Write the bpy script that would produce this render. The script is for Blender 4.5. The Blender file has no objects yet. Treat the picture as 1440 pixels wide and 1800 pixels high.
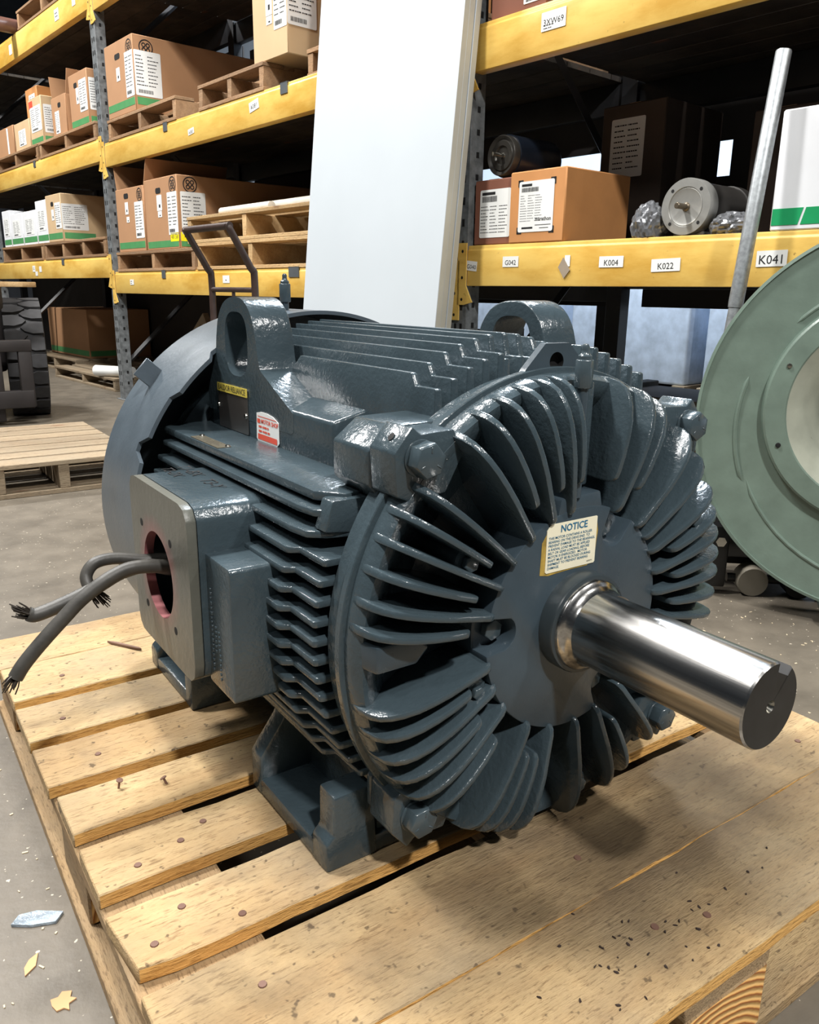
import bpy, bmesh, math, random
from mathutils import Matrix, Vector
random.seed(7)
S = bpy.context.scene
COL = S.collection
R_ = math.radians
ZP = 0.14                      # height of the pallet top over the floor

# ------------------------------------------------------------------ camera
def cam_setup():
    f, pitch, yaw, roll = 1407.0, R_(15.39), R_(34.56), R_(0.716)
    pos = Vector((-0.63769, -0.60131, 0.63636 + ZP))
    fh = Vector((math.sin(yaw), math.cos(yaw), 0)); right = Vector((math.cos(yaw), -math.sin(yaw), 0)); up = Vector((0, 0, 1))
    fwd = fh*math.cos(pitch) - up*math.sin(pitch); u = fh*math.sin(pitch) + up*math.cos(pitch)
    Rv = right*math.cos(roll) + u*math.sin(roll); U = -right*math.sin(roll) + u*math.cos(roll)
    cd = bpy.data.cameras.new('camera'); cd.sensor_fit = 'VERTICAL'; cd.sensor_height = 36.0
    cd.lens = f/1800*36.0; cd.clip_start = 0.02; cd.clip_end = 100
    co = bpy.data.objects.new('camera', cd); COL.objects.link(co)
    m = Matrix((Rv, U, -fwd)).transposed().to_4x4(); m.translation = pos
    co.matrix_world = m; S.camera = co
cam_setup()

# ------------------------------------------------------------------ world, lights, exposure
w = bpy.data.worlds.new('world'); S.world = w; w.use_nodes = True
w.node_tree.nodes['Background'].inputs[0].default_value = (0.62, 0.74, 0.86, 1)
w.node_tree.nodes['Background'].inputs[1].default_value = 0.05
def overhead_lamp(x, y, z, power, sx=1.2, sy=0.35, col=(1, 0.98, 0.95), rz=0):
    ld = bpy.data.lights.new('overhead_light', 'AREA'); ld.shape = 'RECTANGLE'; ld.size = sx; ld.size_y = sy
    ld.energy = power; ld.color = col
    o = bpy.data.objects.new('overhead_light', ld); COL.objects.link(o); o.location = (x, y, z); o.rotation_euler = (0, 0, rz)
overhead_lamp(-0.9, -3.6, 5.4, 470, 0.35, 0.35)
overhead_lamp(2.6, -3.2, 5.4, 190, 0.35, 0.35)
overhead_lamp(-2.0, 2.2, 5.6, 420, 1.0, 0.4)  # unseen aisle lamp, added for highlights and a brighter rack
overhead_lamp(0.2, 2.6, 5.6, 260, 1.2, 0.5)
overhead_lamp(-1.7, 7.0, 5.6, 520, 1.0, 0.4)  # unseen lamp farther down the aisle, added to brighten the rack
overhead_lamp(-4.5, -1.0, 5.6, 110, 1.2, 0.5)  # unseen lamp at far left, one of the added general lights
overhead_lamp(3.2, 3.6, 5.0, 520, 1.2, 0.8, (0.8, 0.9, 1))
S.view_settings.view_transform = 'Standard'; S.view_settings.look = 'None'
S.view_settings.exposure = 0.0; S.view_settings.gamma = 1.0; S.view_settings.use_curve_mapping = False

# ------------------------------------------------------------------ materials
def lin(c):
    return tuple(((v/255)/12.92 if v/255 <= 0.04045 else ((v/255+0.055)/1.055)**2.4) for v in c)
class NT:
    def __init__(s, name):
        s.m = bpy.data.materials.new(name); s.m.use_nodes = True; s.t = s.m.node_tree; s.b = s.t.nodes['Principled BSDF']
    def n(s, typ, **kw):
        nd = s.t.nodes.new(typ)
        for k, v in kw.items():
            if k in nd.inputs: nd.inputs[k].default_value = v
            else: setattr(nd, k, v)
        return nd
    def l(s, a, b): s.t.links.new(a, b)
    def coord(s, scale=(1, 1, 1), rnd=False, rot=(0, 0, 0)):
        tc = s.n('ShaderNodeTexCoord'); mp = s.n('ShaderNodeMapping'); mp.inputs['Scale'].default_value = scale
        mp.inputs['Rotation'].default_value = rot
        s.l(tc.outputs['Object'], mp.inputs['Vector'])
        if rnd:
            oi = s.n('ShaderNodeObjectInfo'); mu = s.n('ShaderNodeMath', operation='MULTIPLY'); mu.inputs[1].default_value = 57.0
            s.l(oi.outputs['Random'], mu.inputs[0]); cx = s.n('ShaderNodeCombineXYZ'); s.l(mu.outputs[0], cx.inputs[0]); s.l(mu.outputs[0], cx.inputs[1]); s.l(mu.outputs[0], cx.inputs[2])
            s.l(cx.outputs[0], mp.inputs['Location'])
        return mp.outputs[0]
    def noise(s, vec, scale, detail=4, rough=0.55, dist=0):
        nd = s.n('ShaderNodeTexNoise'); nd.inputs['Scale'].default_value = scale; nd.inputs['Detail'].default_value = detail
        nd.inputs['Roughness'].default_value = rough; nd.inputs['Distortion'].default_value = dist
        if vec is not None: s.l(vec, nd.inputs['Vector'])
        return nd.outputs['Fac']
    def ramp(s, fac, stops):
        r = s.n('ShaderNodeValToRGB'); e = r.color_ramp.elements
        while len(e) < len(stops): e.new(0.5)
        for i, (p, c) in enumerate(stops):
            e[i].position = p; e[i].color = (*c, 1) if len(c) == 3 else c
        s.l(fac, r.inputs[0]); return r.outputs['Color']
    def mix(s, fac, a, b, typ='MIX'):
        mx = s.n('ShaderNodeMix', data_type='RGBA', blend_type=typ)
        if isinstance(fac, float): mx.inputs[0].default_value = fac
        else: s.l(fac, mx.inputs[0])
        for i, v in ((6, a), (7, b)):
            if isinstance(v, tuple): mx.inputs[i].default_value = (*v, 1)
            else: s.l(v, mx.inputs[i])
        return mx.outputs[2]
    def bump(s, h, dist, strength=1.0):
        b = s.n('ShaderNodeBump'); b.inputs['Distance'].default_value = dist; b.inputs['Strength'].default_value = strength
        s.l(h, b.inputs['Height']); s.l(b.outputs[0], s.b.inputs['Normal'])
    def col(s, c):
        if isinstance(c, tuple): s.b.inputs['Base Color'].default_value = (*c, 1)
        else: s.l(c, s.b.inputs['Base Color'])
    def set(s, **kw):
        for k, v in kw.items(): s.b.inputs[k.replace('_', ' ')].default_value = v
        return s.m

def m_plain(name, rgb, rough=0.5, metal=0.0, var=0.12, vscale=8, bump=0, bscale=60, coat=0.0, rnd=False):
    t = NT(name); v = t.coord(rnd=rnd); c = lin(rgb)
    n = t.noise(v, vscale, 5)
    t.col(t.ramp(n, [(0.3, tuple(x*(1-var) for x in c)), (0.7, tuple(min(1, x*(1+var)) for x in c))]))
    if bump: t.bump(t.noise(v, bscale, 3), bump)
    t.set(Roughness=rough, Metallic=metal)
    if coat: t.set(Coat_Weight=coat, Coat_Roughness=0.08)
    return t.m

def m_paint(name, rgb, rough=0.27, b1=0.0006):
    t = NT(name); v = t.coord(); c = lin(rgb)
    n = t.noise(v, 14, 5); t.col(t.ramp(n, [(0.3, tuple(x*0.86 for x in c)), (0.7, tuple(x*1.12 for x in c))]))
    a = t.noise(v, 150, 3); a2 = t.noise(v, 38, 2)
    add = t.n('ShaderNodeMath', operation='ADD'); t.l(a, add.inputs[0]); t.l(a2, add.inputs[1]); t.bump(add.outputs[0], b1)
    r = t.n('ShaderNodeMapRange'); r.inputs['To Min'].default_value = rough*0.75; r.inputs['To Max'].default_value = rough*1.3
    t.l(n, r.inputs[0]); t.l(r.outputs[0], t.b.inputs['Roughness'])
    t.set(Specular_IOR_Level=0.6)
    return t.m

def m_wood(name, base, dark, axis='x', grey=0.25, sc=1.0, dirt=0.0, grime_shadow=None):
    """sawn pine: long grain streaks, fuzzy saw flecks, grey weathering, knots, optional dirt, optional dark area of grime plus painted-in shadow"""
    t = NT(name)
    def sv(l, c): return (l, c, c) if axis == 'x' else (c, l, c) if axis == 'y' else (c, c, l)
    v = t.coord(sv(1.6*sc, 24*sc), rnd=True); vi = t.coord((1, 1, 1), rnd=True)
    b, d = lin(base), lin(dark)
    g = t.noise(v, 1.2, 6, 0.62, 0.9)
    c1 = t.ramp(g, [(0.30, tuple(0.55*x+0.45*y for x, y in zip(b, d))), (0.52, tuple(0.85*x+0.15*y for x, y in zip(b, d))), (0.72, b)])
    band = t.noise(t.coord(sv(0.7*sc, 9*sc), rnd=True), 1.0, 3, 0.5, 1.4)
    c1 = t.mix(t.ramp(band, [(0.45, (0, 0, 0)), (0.62, (0.4,)*3)]), c1, d)
    fl = t.noise(t.coord(sv(52*sc, 330*sc), rnd=True), 1.0, 4, 0.65)
    flk = t.ramp(fl, [(0.53, (0, 0, 0)), (0.66, (0.75,)*3)])
    c2 = t.mix(flk, c1, tuple(x*0.62 for x in d))
    wz = t.noise(vi, 4.0, 5, 0.62); gr = t.ramp(wz, [(0.42, (0, 0, 0)), (0.72, (grey,)*3)])
    c3 = t.mix(gr, c2, lin((148, 136, 116)))
    kv = t.coord(sv(2.4, 5.0), rnd=True)
    vo = t.n('ShaderNodeTexVoronoi'); vo.inputs['Scale'].default_value = 1.1; t.l(kv, vo.inputs['Vector'])
    kf = t.ramp(vo.outputs['Distance'], [(0.0, (0.8,)*3), (0.07, (0.55,)*3), (0.12, (0, 0, 0))])
    c4 = t.mix(kf, c3, lin((110, 66, 38)))
    if dirt:
        dz = t.noise(vi, 3.2, 6, 0.65, 0.4); dm = t.ramp(dz, [(0.42, (0, 0, 0)), (0.66, (dirt,)*3)])
        c4 = t.mix(dm, c4, lin((92, 78, 60)))
        sp = t.noise(vi, 85, 2, 0.5); spk = t.ramp(sp, [(0.66, (0, 0, 0)), (0.73, (0.7,)*3)]); c4 = t.mix(spk, c4, lin((58, 44, 32)))
    if grime_shadow:
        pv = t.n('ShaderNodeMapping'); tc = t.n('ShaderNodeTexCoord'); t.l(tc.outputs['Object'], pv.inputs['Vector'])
        pv.inputs['Location'].default_value = (-grime_shadow[0]*grime_shadow[2], -grime_shadow[1]*grime_shadow[3], 0); pv.inputs['Scale'].default_value = (grime_shadow[2], grime_shadow[3], 0)
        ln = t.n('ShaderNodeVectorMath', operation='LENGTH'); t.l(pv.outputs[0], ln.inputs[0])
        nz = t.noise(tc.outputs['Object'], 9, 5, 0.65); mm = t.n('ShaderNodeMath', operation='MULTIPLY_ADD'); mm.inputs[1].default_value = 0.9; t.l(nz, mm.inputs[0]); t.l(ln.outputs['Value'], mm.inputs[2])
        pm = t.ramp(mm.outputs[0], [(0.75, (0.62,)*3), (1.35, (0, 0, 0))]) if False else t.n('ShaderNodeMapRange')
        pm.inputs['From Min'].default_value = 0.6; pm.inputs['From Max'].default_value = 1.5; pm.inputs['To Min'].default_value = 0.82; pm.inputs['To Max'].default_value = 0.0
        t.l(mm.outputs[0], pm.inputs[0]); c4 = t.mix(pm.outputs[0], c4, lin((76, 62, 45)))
    oi = t.n('ShaderNodeObjectInfo'); hs = t.n('ShaderNodeHueSaturation'); mr = t.n('ShaderNodeMapRange')
    mr.inputs['To Min'].default_value = 0.80; mr.inputs['To Max'].default_value = 1.06
    t.l(oi.outputs['Random'], mr.inputs[0]); t.l(mr.outputs[0], hs.inputs['Value']); t.l(c4, hs.inputs['Color'])
    t.col(hs.outputs[0])
    ad = t.n('ShaderNodeMath', operation='MULTIPLY_ADD'); ad.inputs[1].default_value = 0.8
    t.l(fl, ad.inputs[0]); t.l(g, ad.inputs[2]); t.bump(ad.outputs[0], 0.003)
    t.set(Roughness=0.7, Specular_IOR_Level=0.3)
    return t.m

def m_endgrain(name):
    t = NT(name); v = t.coord(); mp = t.n('ShaderNodeMapping'); mp.inputs['Location'].default_value = (0.03, 0, 0.09); t.l(v, mp.inputs['Vector'])
    wv = t.n('ShaderNodeTexWave', wave_type='RINGS', rings_direction='Y'); wv.inputs['Scale'].default_value = 38; wv.inputs['Distortion'].default_value = 1.5; wv.inputs['Detail Scale'].default_value = 1.2
    t.l(mp.outputs[0], wv.inputs['Vector'])
    t.col(t.ramp(wv.outputs['Fac'], [(0.2, lin((222, 178, 112))), (0.75, lin((204, 150, 82))), (0.98, lin((150, 92, 44)))]))
    t.bump(wv.outputs['Fac'], 0.001); return t.set(Roughness=0.75)

def m_floor():
    t = NT('concrete_floor'); v = t.coord()
    n1 = t.noise(v, 1.4, 6, 0.6); n2 = t.noise(v, 9, 5, 0.6); n3 = t.noise(v, 70, 3)
    c = t.ramp(n1, [(0.3, lin((80, 74, 65))), (0.7, lin((112, 104, 92)))])
    c = t.mix(0.45, c, t.ramp(n2, [(0.3, lin((72, 67, 59))), (0.7, lin((116, 108, 95)))]))
    sp = t.ramp(t.noise(v, 120, 1), [(0.72, (0, 0, 0)), (0.76, (0.8,)*3)])
    c = t.mix(sp, c, lin((205, 195, 176))); t.col(c)
    t.bump(n3, 0.0006)
    r = t.n('ShaderNodeMapRange'); r.inputs['To Min'].default_value = 0.38; r.inputs['To Max'].default_value = 0.62
    t.l(n2, r.inputs[0]); t.l(r.outputs[0], t.b.inputs['Roughness']); return t.m

def m_shaft():
    t = NT('polished_steel'); v = t.coord((1, 0.02, 1))
    n = t.noise(v, 220, 3, 0.6); n1 = t.noise(v, 46, 4, 0.65); n2 = t.noise(t.coord((1, 0.25, 1)), 16, 4)
    c = t.ramp(n, [(0.3, (0.40, 0.39, 0.375)), (0.7, (0.66, 0.65, 0.63))])
    t.col(t.mix(t.ramp(n1, [(0.40, (0.55,)*3), (0.56, (0, 0, 0))]), c, (0.22, 0.215, 0.21)))
    r = t.n('ShaderNodeMapRange'); r.inputs['To Min'].default_value = 0.10; r.inputs['To Max'].default_value = 0.30
    t.l(n2, r.inputs[0]); t.l(r.outputs[0], t.b.inputs['Roughness']); t.bump(n, 0.00008)
    return t.set(Metallic=1.0)

def m_boxface():
    """grey paint with warm bounce light put into its tone, red-oxide primer showing round the conduit opening"""
    t = NT('conduit_face_bounce'); v = t.coord(); c = lin((90, 91, 84))
    n = t.noise(v, 14, 5)
    base = t.ramp(n, [(0.3, tuple(x*0.88 for x in c)), (0.7, tuple(x*1.1 for x in c))])
    vm = t.n('ShaderNodeVectorMath', operation='DISTANCE'); vm.inputs[1].default_value = (-0.358, 0.362, 0.288); t.l(v, vm.inputs[0])
    ad = t.n('ShaderNodeMath', operation='MULTIPLY_ADD'); ad.inputs[1].default_value = 0.03; t.l(n, ad.inputs[0]); t.l(vm.outputs['Value'], ad.inputs[2])
    f = t.ramp(ad.outputs[0], [(0.068, (0.75,)*3), (0.095, (0, 0, 0))])
    t.col(t.mix(f, base, lin((138, 92, 90)))); t.bump(t.noise(v, 90, 3), 0.0006)
    return t.set(Roughness=0.34)

def m_beam():
    t = NT('yellow_beam_paint'); v = t.coord(); c = lin((228, 190, 100))
    n = t.noise(t.coord((1, 0.3, 1)), 6, 6, 0.65)
    a = t.ramp(n, [(0.36, lin((204, 158, 66))), (0.55, c), (0.8, lin((240, 208, 120)))])
    sc = t.ramp(t.noise(v, 38, 4, 0.7), [(0.66, (0, 0, 0)), (0.74, (0.7,)*3)])
    t.col(t.mix(sc, a, lin((120, 92, 52)))); return t.set(Roughness=0.42)

MOTOR = m_paint('motor_grey_enamel', (58, 70, 76), 0.2, 0.0008)
MOTOR_D = m_paint('motor_grey_smooth', (56, 68, 76), 0.28, 0.0002)
SHROUD = m_paint('shroud_grey', (78, 88, 96), 0.32, 0.0003)
BOXFACE = m_boxface()  # base grey warmed to stand for light bounced off the pallet
PRIMER = m_plain('red_oxide_primer', (150, 92, 94), 0.5, vscale=40)
STEEL = m_shaft()
BLACK = m_plain('black_paint', (17, 17, 18), 0.36, var=0.5, vscale=60)
DARK = m_plain('dark_void', (9, 9, 10), 0.8)
BOLT = m_paint('painted_bolt', (62, 74, 80), 0.2, 0.0002)
CHROME = m_plain('bright_steel', (170, 168, 160), 0.22, 1.0)
SATIN = m_plain('satin_plate', (168, 162, 158), 0.38, 1.0, var=0.05)
YELLOW_TAG = m_plain('yellow_plate', (206, 188, 84), 0.4)
STICKER = m_plain('cream_sticker', (232, 226, 200), 0.5, var=0.04)
WHITE = m_plain('white_paper', (228, 230, 228), 0.6, var=0.03)
RED = m_plain('red_print', (222, 84, 62), 0.5)
INK = m_plain('black_ink', (20, 20, 22), 0.9)
TEAL = m_plain('blue_ink', (34, 104, 140), 0.5)
ADHESIVE = m_plain('old_adhesive', (168, 140, 62), 0.7, var=0.4, vscale=60)
RUBBER = m_plain('cable_rubber', (62, 60, 56), 0.5, var=0.3, vscale=40, bump=0.0006)
STRAND = m_plain('wire_strands', (54, 48, 42), 0.4, 0.3)
PINE = m_wood('pallet_pine', (206, 178, 132), (158, 122, 80), 'x', 0.7, 1.0, 0.3)
PINE_F = m_wood('pallet_pine_front', (202, 174, 128), (154, 118, 76), 'x', 0.6, 1.0, 0.6, (0.10, -0.10, 2.2, 4.6))  # dark area below the shaft: grime plus the motor's soft shadow painted in
PINE_S = m_wood('pallet_pine_edge', (224, 176, 104), (192, 138, 72), 'x', 0.0)
PINE_Y = m_wood('pallet_pine_rail', (172, 144, 106), (124, 96, 66), 'y', 0.5)
PINE_END = m_endgrain('pine_end_grain')
OLDWOOD = m_wood('weathered_wood', (168, 150, 124), (112, 94, 74), 'x', 0.8)
RACKWOOD = m_wood('rack_pallet_wood', (178, 142, 106), (124, 92, 66), 'y', 0.3)
FRESHWOOD = m_wood('fresh_pallet_wood', (212, 180, 132), (172, 134, 88), 'y', 0.2)
DARKWOOD = m_wood('dark_deck_wood', (62, 54, 48), (36, 32, 30), 'y', 0.2)
FLOOR = m_floor()
BEAM = m_beam()
PLY = m_plain('dark_backing', (46, 42, 40), 0.8, var=0.2, vscale=3)
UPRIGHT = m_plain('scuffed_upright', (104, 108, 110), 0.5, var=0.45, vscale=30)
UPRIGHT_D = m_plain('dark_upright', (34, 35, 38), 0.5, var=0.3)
CLIP = m_plain('zinc_clip', (120, 126, 130), 0.4, 0.6)
CARD = m_plain('cardboard', (170, 128, 92), 0.8, var=0.06, vscale=5, rnd=True)
CARD_L = m_plain('pale_cardboard', (196, 168, 130), 0.8, var=0.06, vscale=5, rnd=True)
CARD_D = m_plain('dark_cardboard', (122, 76, 58), 0.8, var=0.08, vscale=5, rnd=True)
CARD_O = m_plain('kraft_cardboard', (192, 134, 80), 0.75, var=0.08, vscale=9, rnd=True)
CARD_W = m_plain('white_carton', (226, 228, 232), 0.55, var=0.03)
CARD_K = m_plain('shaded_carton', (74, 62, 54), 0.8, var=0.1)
GREEN = m_plain('green_print', (74, 140, 86), 0.6)
GREEN_B = m_plain('bright_green_print', (0, 148, 88), 0.5)
YELLOW = m_plain('yellow_label', (236, 222, 30), 0.5)
BOARD = m_plain('white_board', (186, 194, 200), 0.5, var=0.02, vscale=3)
BOARD_E = m_plain('board_edge', (178, 177, 166), 0.7, var=0.06)
BLOWER = m_paint('blower_green', (112, 130, 119), 0.36, 0.0002)
BLOWER_C = m_paint('blower_cone', (168, 172, 158), 0.3, 0.0002)
GALV = m_plain('galvanised_pipe', (160, 165, 168), 0.45, 0.75, var=0.22, vscale=90)
TYRE = m_plain('tyre_rubber', (50, 50, 52), 0.75, var=0.25, vscale=20)
TRUCK = m_plain('forklift_dark', (40, 36, 36), 0.5, var=0.25)
CART = m_plain('cart_brown', (58, 44, 40), 0.45, var=0.25, vscale=30)
GREYMOTOR = m_plain('cast_aluminium', (166, 166, 162), 0.42, 0.55, var=0.08, vscale=30)
NAVY = m_plain('navy_enamel', (22, 28, 38), 0.3, var=0.2)
FOIL = m_plain('grey_plastic_wrap', (120, 122, 126), 0.2, 0.35, var=0.25, vscale=25)
WALLM = m_plain('pale_wall', (176, 190, 206), 0.7, var=0.08, vscale=1.5)
WRAP = m_plain('stretch_wrap', (186, 200, 218), 0.25, var=0.18, vscale=10)
ROLL = m_plain('white_roll', (216, 210, 198), 0.6)
LEAF = m_plain('cardboard_scrap', (206, 160, 116), 0.8, var=0.1)
TAPE = m_plain('clear_tape', (146, 158, 168), 0.12, var=0.4, vscale=60, bump=0.004, bscale=90)
BARK = m_plain('bark_bits', (44, 32, 26), 0.9)

# ------------------------------------------------------------------ mesh helpers
class G:
    def __init__(s): s.v = []; s.f = []; s.mi = []
    def add(s, v, f, m=0, M=None):
        o = len(s.v)
        s.v += [tuple(M @ Vector(p)) if M else tuple(p) for p in v]
        for q in f: s.f.append([o+i for i in q]); s.mi.append(m)
        return s
    def box(s, x0, x1, y0, y1, z0, z1, m=0, M=None):
        v = [(x0, y0, z0), (x1, y0, z0), (x1, y1, z0), (x0, y1, z0), (x0, y0, z1), (x1, y0, z1), (x1, y1, z1), (x0, y1, z1)]
        return s.add(v, [(0, 3, 2, 1), (4, 5, 6, 7), (0, 1, 5, 4), (1, 2, 6, 5), (2, 3, 7, 6), (3, 0, 4, 7)], m, M)
    def loft(s, loops, m=0, M=None, cap=True, closed=True):
        n = len(loops[0]); v = [p for L in loops for p in L]; f = []
        for i in range(len(loops)-1):
            for j in range(n if closed else n-1):
                k = (j+1) % n; f.append((i*n+j, i*n+k, (i+1)*n+k, (i+1)*n+j))
        if cap: f.append(tuple(range(n))[::-1]); f.append(tuple((len(loops)-1)*n+j for j in range(n)))
        return s.add(v, f, m, M)
    @staticmethod
    def emb(p, axis, a):
        return (a, p[0], p[1]) if axis == 'x' else (p[0], a, p[1]) if axis == 'y' else (p[0], p[1], a)
    def prism(s, poly, axis, a0, a1, m=0, M=None, sc=1.0):
        cx = sum(p[0] for p in poly)/len(poly); cy = sum(p[1] for p in poly)/len(poly)
        p2 = [(cx+(p[0]-cx)*sc, cy+(p[1]-cy)*sc) for p in poly]
        return s.loft([[G.emb(p, axis, a0) for p in poly], [G.emb(p, axis, a1) for p in p2]], m, M)
    def ring(s, outer, inner, axis, a0, a1, m=0, mi=None, M=None):
        n = len(outer)
        L = [[G.emb(p, axis, a0) for p in outer], [G.emb(p, axis, a1) for p in outer], [G.emb(p, axis, a1) for p in inner], [G.emb(p, axis, a0) for p in inner]]
        s.loft(L[:3] + [], m, M, cap=False)
        s.loft([L[2], L[3]], m if mi is None else mi, M, cap=False); s.loft([L[3], L[0]], m, M, cap=False)
        return s
    def lathe(s, prof, c=(0, 0, 0), axis='y', seg=64, m=0, M=None, a0=0, a1=360, cap=True):
        full = abs(a1-a0) >= 360; loops = []
        k = seg if full else seg+1
        for r, h in prof:
            L = []
            for j in range(k):
                a = R_(a0+(a1-a0)*j/seg); u, v = r*math.cos(a), r*math.sin(a)
                L.append((c[0]+u, c[1]+h, c[2]+v) if axis == 'y' else (c[0]+h, c[1]+u, c[2]+v) if axis == 'x' else (c[0]+u, c[1]+v, c[2]+h))
            loops.append(L)
        return s.loft(loops, m, M, cap=cap and full, closed=full)
    def tube(s, path, rad, seg=12, m=0, M=None, cap=True):
        path = [Vector(p) for p in path]; loops = []; up = Vector((0, 0, 1)); prev = None
        for i, p in enumerate(path):
            t = (path[min(i+1, len(path)-1)]-path[max(i-1, 0)]).normalized()
            if prev is None:
                a = t.cross(up if abs(t.z) < 0.9 else Vector((1, 0, 0))).normalized()
            else: a = (prev - t*prev.dot(t)).normalized()
            b = t.cross(a); prev = a; r = rad[i] if isinstance(rad, (list, tuple)) else rad
            loops.append([tuple(p+a*r*math.cos(2*math.pi*j/seg)+b*r*math.sin(2*math.pi*j/seg)) for j in range(seg)])
        return s.loft(loops, m, M, cap=cap)
    def build(s, name, mats, parent=None, bevel=0, seg=2, smooth=38, loc=None, rot=None):
        me = bpy.data.meshes.new(name)
        me.from_pydata(s.v, [], s.f)
        mats = mats if isinstance(mats, (list, tuple)) else [mats]
        for mt in mats: me.materials.append(mt)
        me.polygons.foreach_set('material_index', s.mi)
        bm = bmesh.new(); bm.from_mesh(me)
        bmesh.ops.recalc_face_normals(bm, faces=bm.faces)
        if bevel:
            es = [e for e in bm.edges if len(e.link_faces) == 2 and e.calc_face_angle(0) > R_(28)]
            bmesh.ops.bevel(bm, geom=es, offset=bevel, segments=seg, profile=0.5, affect='EDGES', clamp_overlap=True)
        bm.to_mesh(me); bm.free()
        if smooth:
            me.shade_smooth(); me.set_sharp_from_angle(angle=R_(smooth))
        return link(name, me, parent, loc, rot)
def link(name, me, parent=None, loc=None, rot=None):
    o = bpy.data.objects.new(name, me); COL.objects.link(o)
    if parent: o.parent = parent
    if loc: o.location = loc
    if rot: o.rotation_euler = rot
    return o
def empty(name, label, cat, loc=(0, 0, 0), rot=(0, 0, 0), group=None):
    o = bpy.data.objects.new(name, None); COL.objects.link(o); o.location = loc; o.rotation_euler = rot; o.empty_display_size = 0.05
    return tag(o, label, cat, group)
def tag(o, label=None, cat=None, group=None, kind=None):
    if label: o['label'] = label
    if cat: o['category'] = cat
    if group: o['group'] = group
    if kind: o['kind'] = kind
    return o
def dup(o, parent=None):
    c = o.copy(); COL.objects.link(c)
    if parent: c.parent = parent
    for ch in o.children: dup(ch, c)
    return c
def circ(cx, cy, r, n=48, a0=0): return [(cx+r*math.cos(R_(a0)+2*math.pi*i/n), cy+r*math.sin(R_(a0)+2*math.pi*i/n)) for i in range(n)]
def rrect(x0, x1, y0, y1, r, n=5):
    P = []
    for cx, cy, a in ((x1-r, y1-r, 0), (x0+r, y1-r, 90), (x0+r, y0+r, 180), (x1-r, y0+r, 270)):
        for i in range(n+1):
            t = R_(a+90*i/n); P.append((cx+r*math.cos(t), cy+r*math.sin(t)))
    return P
def star(poly, c, n):
    """outline of poly resampled at n angles seen from c"""
    out = []
    for i in range(n):
        a = 2*math.pi*i/n; dx, dy = math.cos(a), math.sin(a); best = None
        for j in range(len(poly)):
            x1, y1 = poly[j][0]-c[0], poly[j][1]-c[1]; x2, y2 = poly[(j+1) % len(poly)][0]-c[0], poly[(j+1) % len(poly)][1]-c[1]
            ex, ey = x2-x1, y2-y1; den = dx*ey-dy*ex
            if abs(den) < 1e-12: continue
            t = (x1*ey-y1*ex)/den; u = (x1*dy-y1*dx)/den
            if t > 0 and -1e-9 <= u <= 1+1e-9 and (best is None or t > best): best = t
        out.append((c[0]+dx*best, c[1]+dy*best))
    return out
_tc = {}
def text_geo(txt, size, align='CENTER', bold=0.0):
    k = (txt, size, align, bold)
    if k not in _tc:
        cu = bpy.data.curves.new('t', 'FONT'); cu.body = txt; cu.size = size; cu.align_x = align; cu.align_y = 'CENTER'; cu.resolution_u = 2; cu.offset = bold
        ob = bpy.data.objects.new('t', cu); me = bpy.data.meshes.new_from_object(ob)
        _tc[k] = ([tuple(v.co) for v in me.vertices], [tuple(p.vertices) for p in me.polygons])
        bpy.data.objects.remove(ob); bpy.data.curves.remove(cu); bpy.data.meshes.remove(me)
    return _tc[k]
def frame_m(o, u, v):
    """matrix whose local x=u, y=v, z=u x v, origin o"""
    u = Vector(u).normalized(); v = Vector(v).normalized(); w_ = u.cross(v)
    m = Matrix((u, v, w_)).transposed().to_4x4(); m.translation = Vector(o); return m
def sheet(name, mats, parent, M, w, h, th=0.0008, items=(), outline=None, blocks=()):
    """thin printed sheet: outline w x h about the origin of M, items=(text,x,y,size,slot), blocks=(x0,x1,y0,y1,slot)"""
    g = G()
    g.prism(outline or rrect(-w/2, w/2, -h/2, h/2, min(w, h)*0.04, 2), 'z', 0, th, 0, M)
    e = th+0.0004
    for it in items:
        v, f = text_geo(it[0], it[3], it[5] if len(it) > 5 else 'CENTER', it[6] if len(it) > 6 else 0)
        g.add([(p[0]+it[1], p[1]+it[2], e) for p in v], f, it[4], M)
    for b in blocks:
        g.add([(b[0], b[2], e), (b[1], b[2], e), (b[1], b[3], e), (b[0], b[3], e)], [(0, 1, 2, 3)], b[4], M)
    o = link(name, _mesh(name, g, mats), parent); return o
def _mesh(name, g, mats):
    me = bpy.data.meshes.new(name); me.from_pydata(g.v, [], g.f)
    for mt in mats: me.materials.append(mt)
    me.polygons.foreach_set('material_index', g.mi); return me
def scribble(rows, x0, x1, y0, y1, slot, seed, fill=0.62, cols=1):
    r = random.Random(seed); out = []; dy = (y1-y0)/rows
    for c in range(cols):
        cx0 = x0+(x1-x0)*c/cols; cx1 = x0+(x1-x0)*(c+0.92)/cols
        for i in range(rows):
            y = y1-dy*(i+0.5); x = cx0; end = cx0+(cx1-cx0)*r.uniform(0.45, 1)
            while x < end:
                ww = r.uniform(0.06, 0.2)*(cx1-cx0); out.append((x, min(x+ww, cx1), y-dy*fill/4, y+dy*fill/4, slot)); x += ww*1.25
    return out
def barcode(x0, x1, y0, y1, slot, seed, n=26):
    r = random.Random(seed); out = []; x = x0; st = (x1-x0)/n
    while x < x1:
        ww = st*r.choice((0.3, 0.5, 0.8)); out.append((x, min(x+ww, x1), y0, y1, slot)); x += ww+st*r.choice((0.3, 0.5))
    return out

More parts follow.
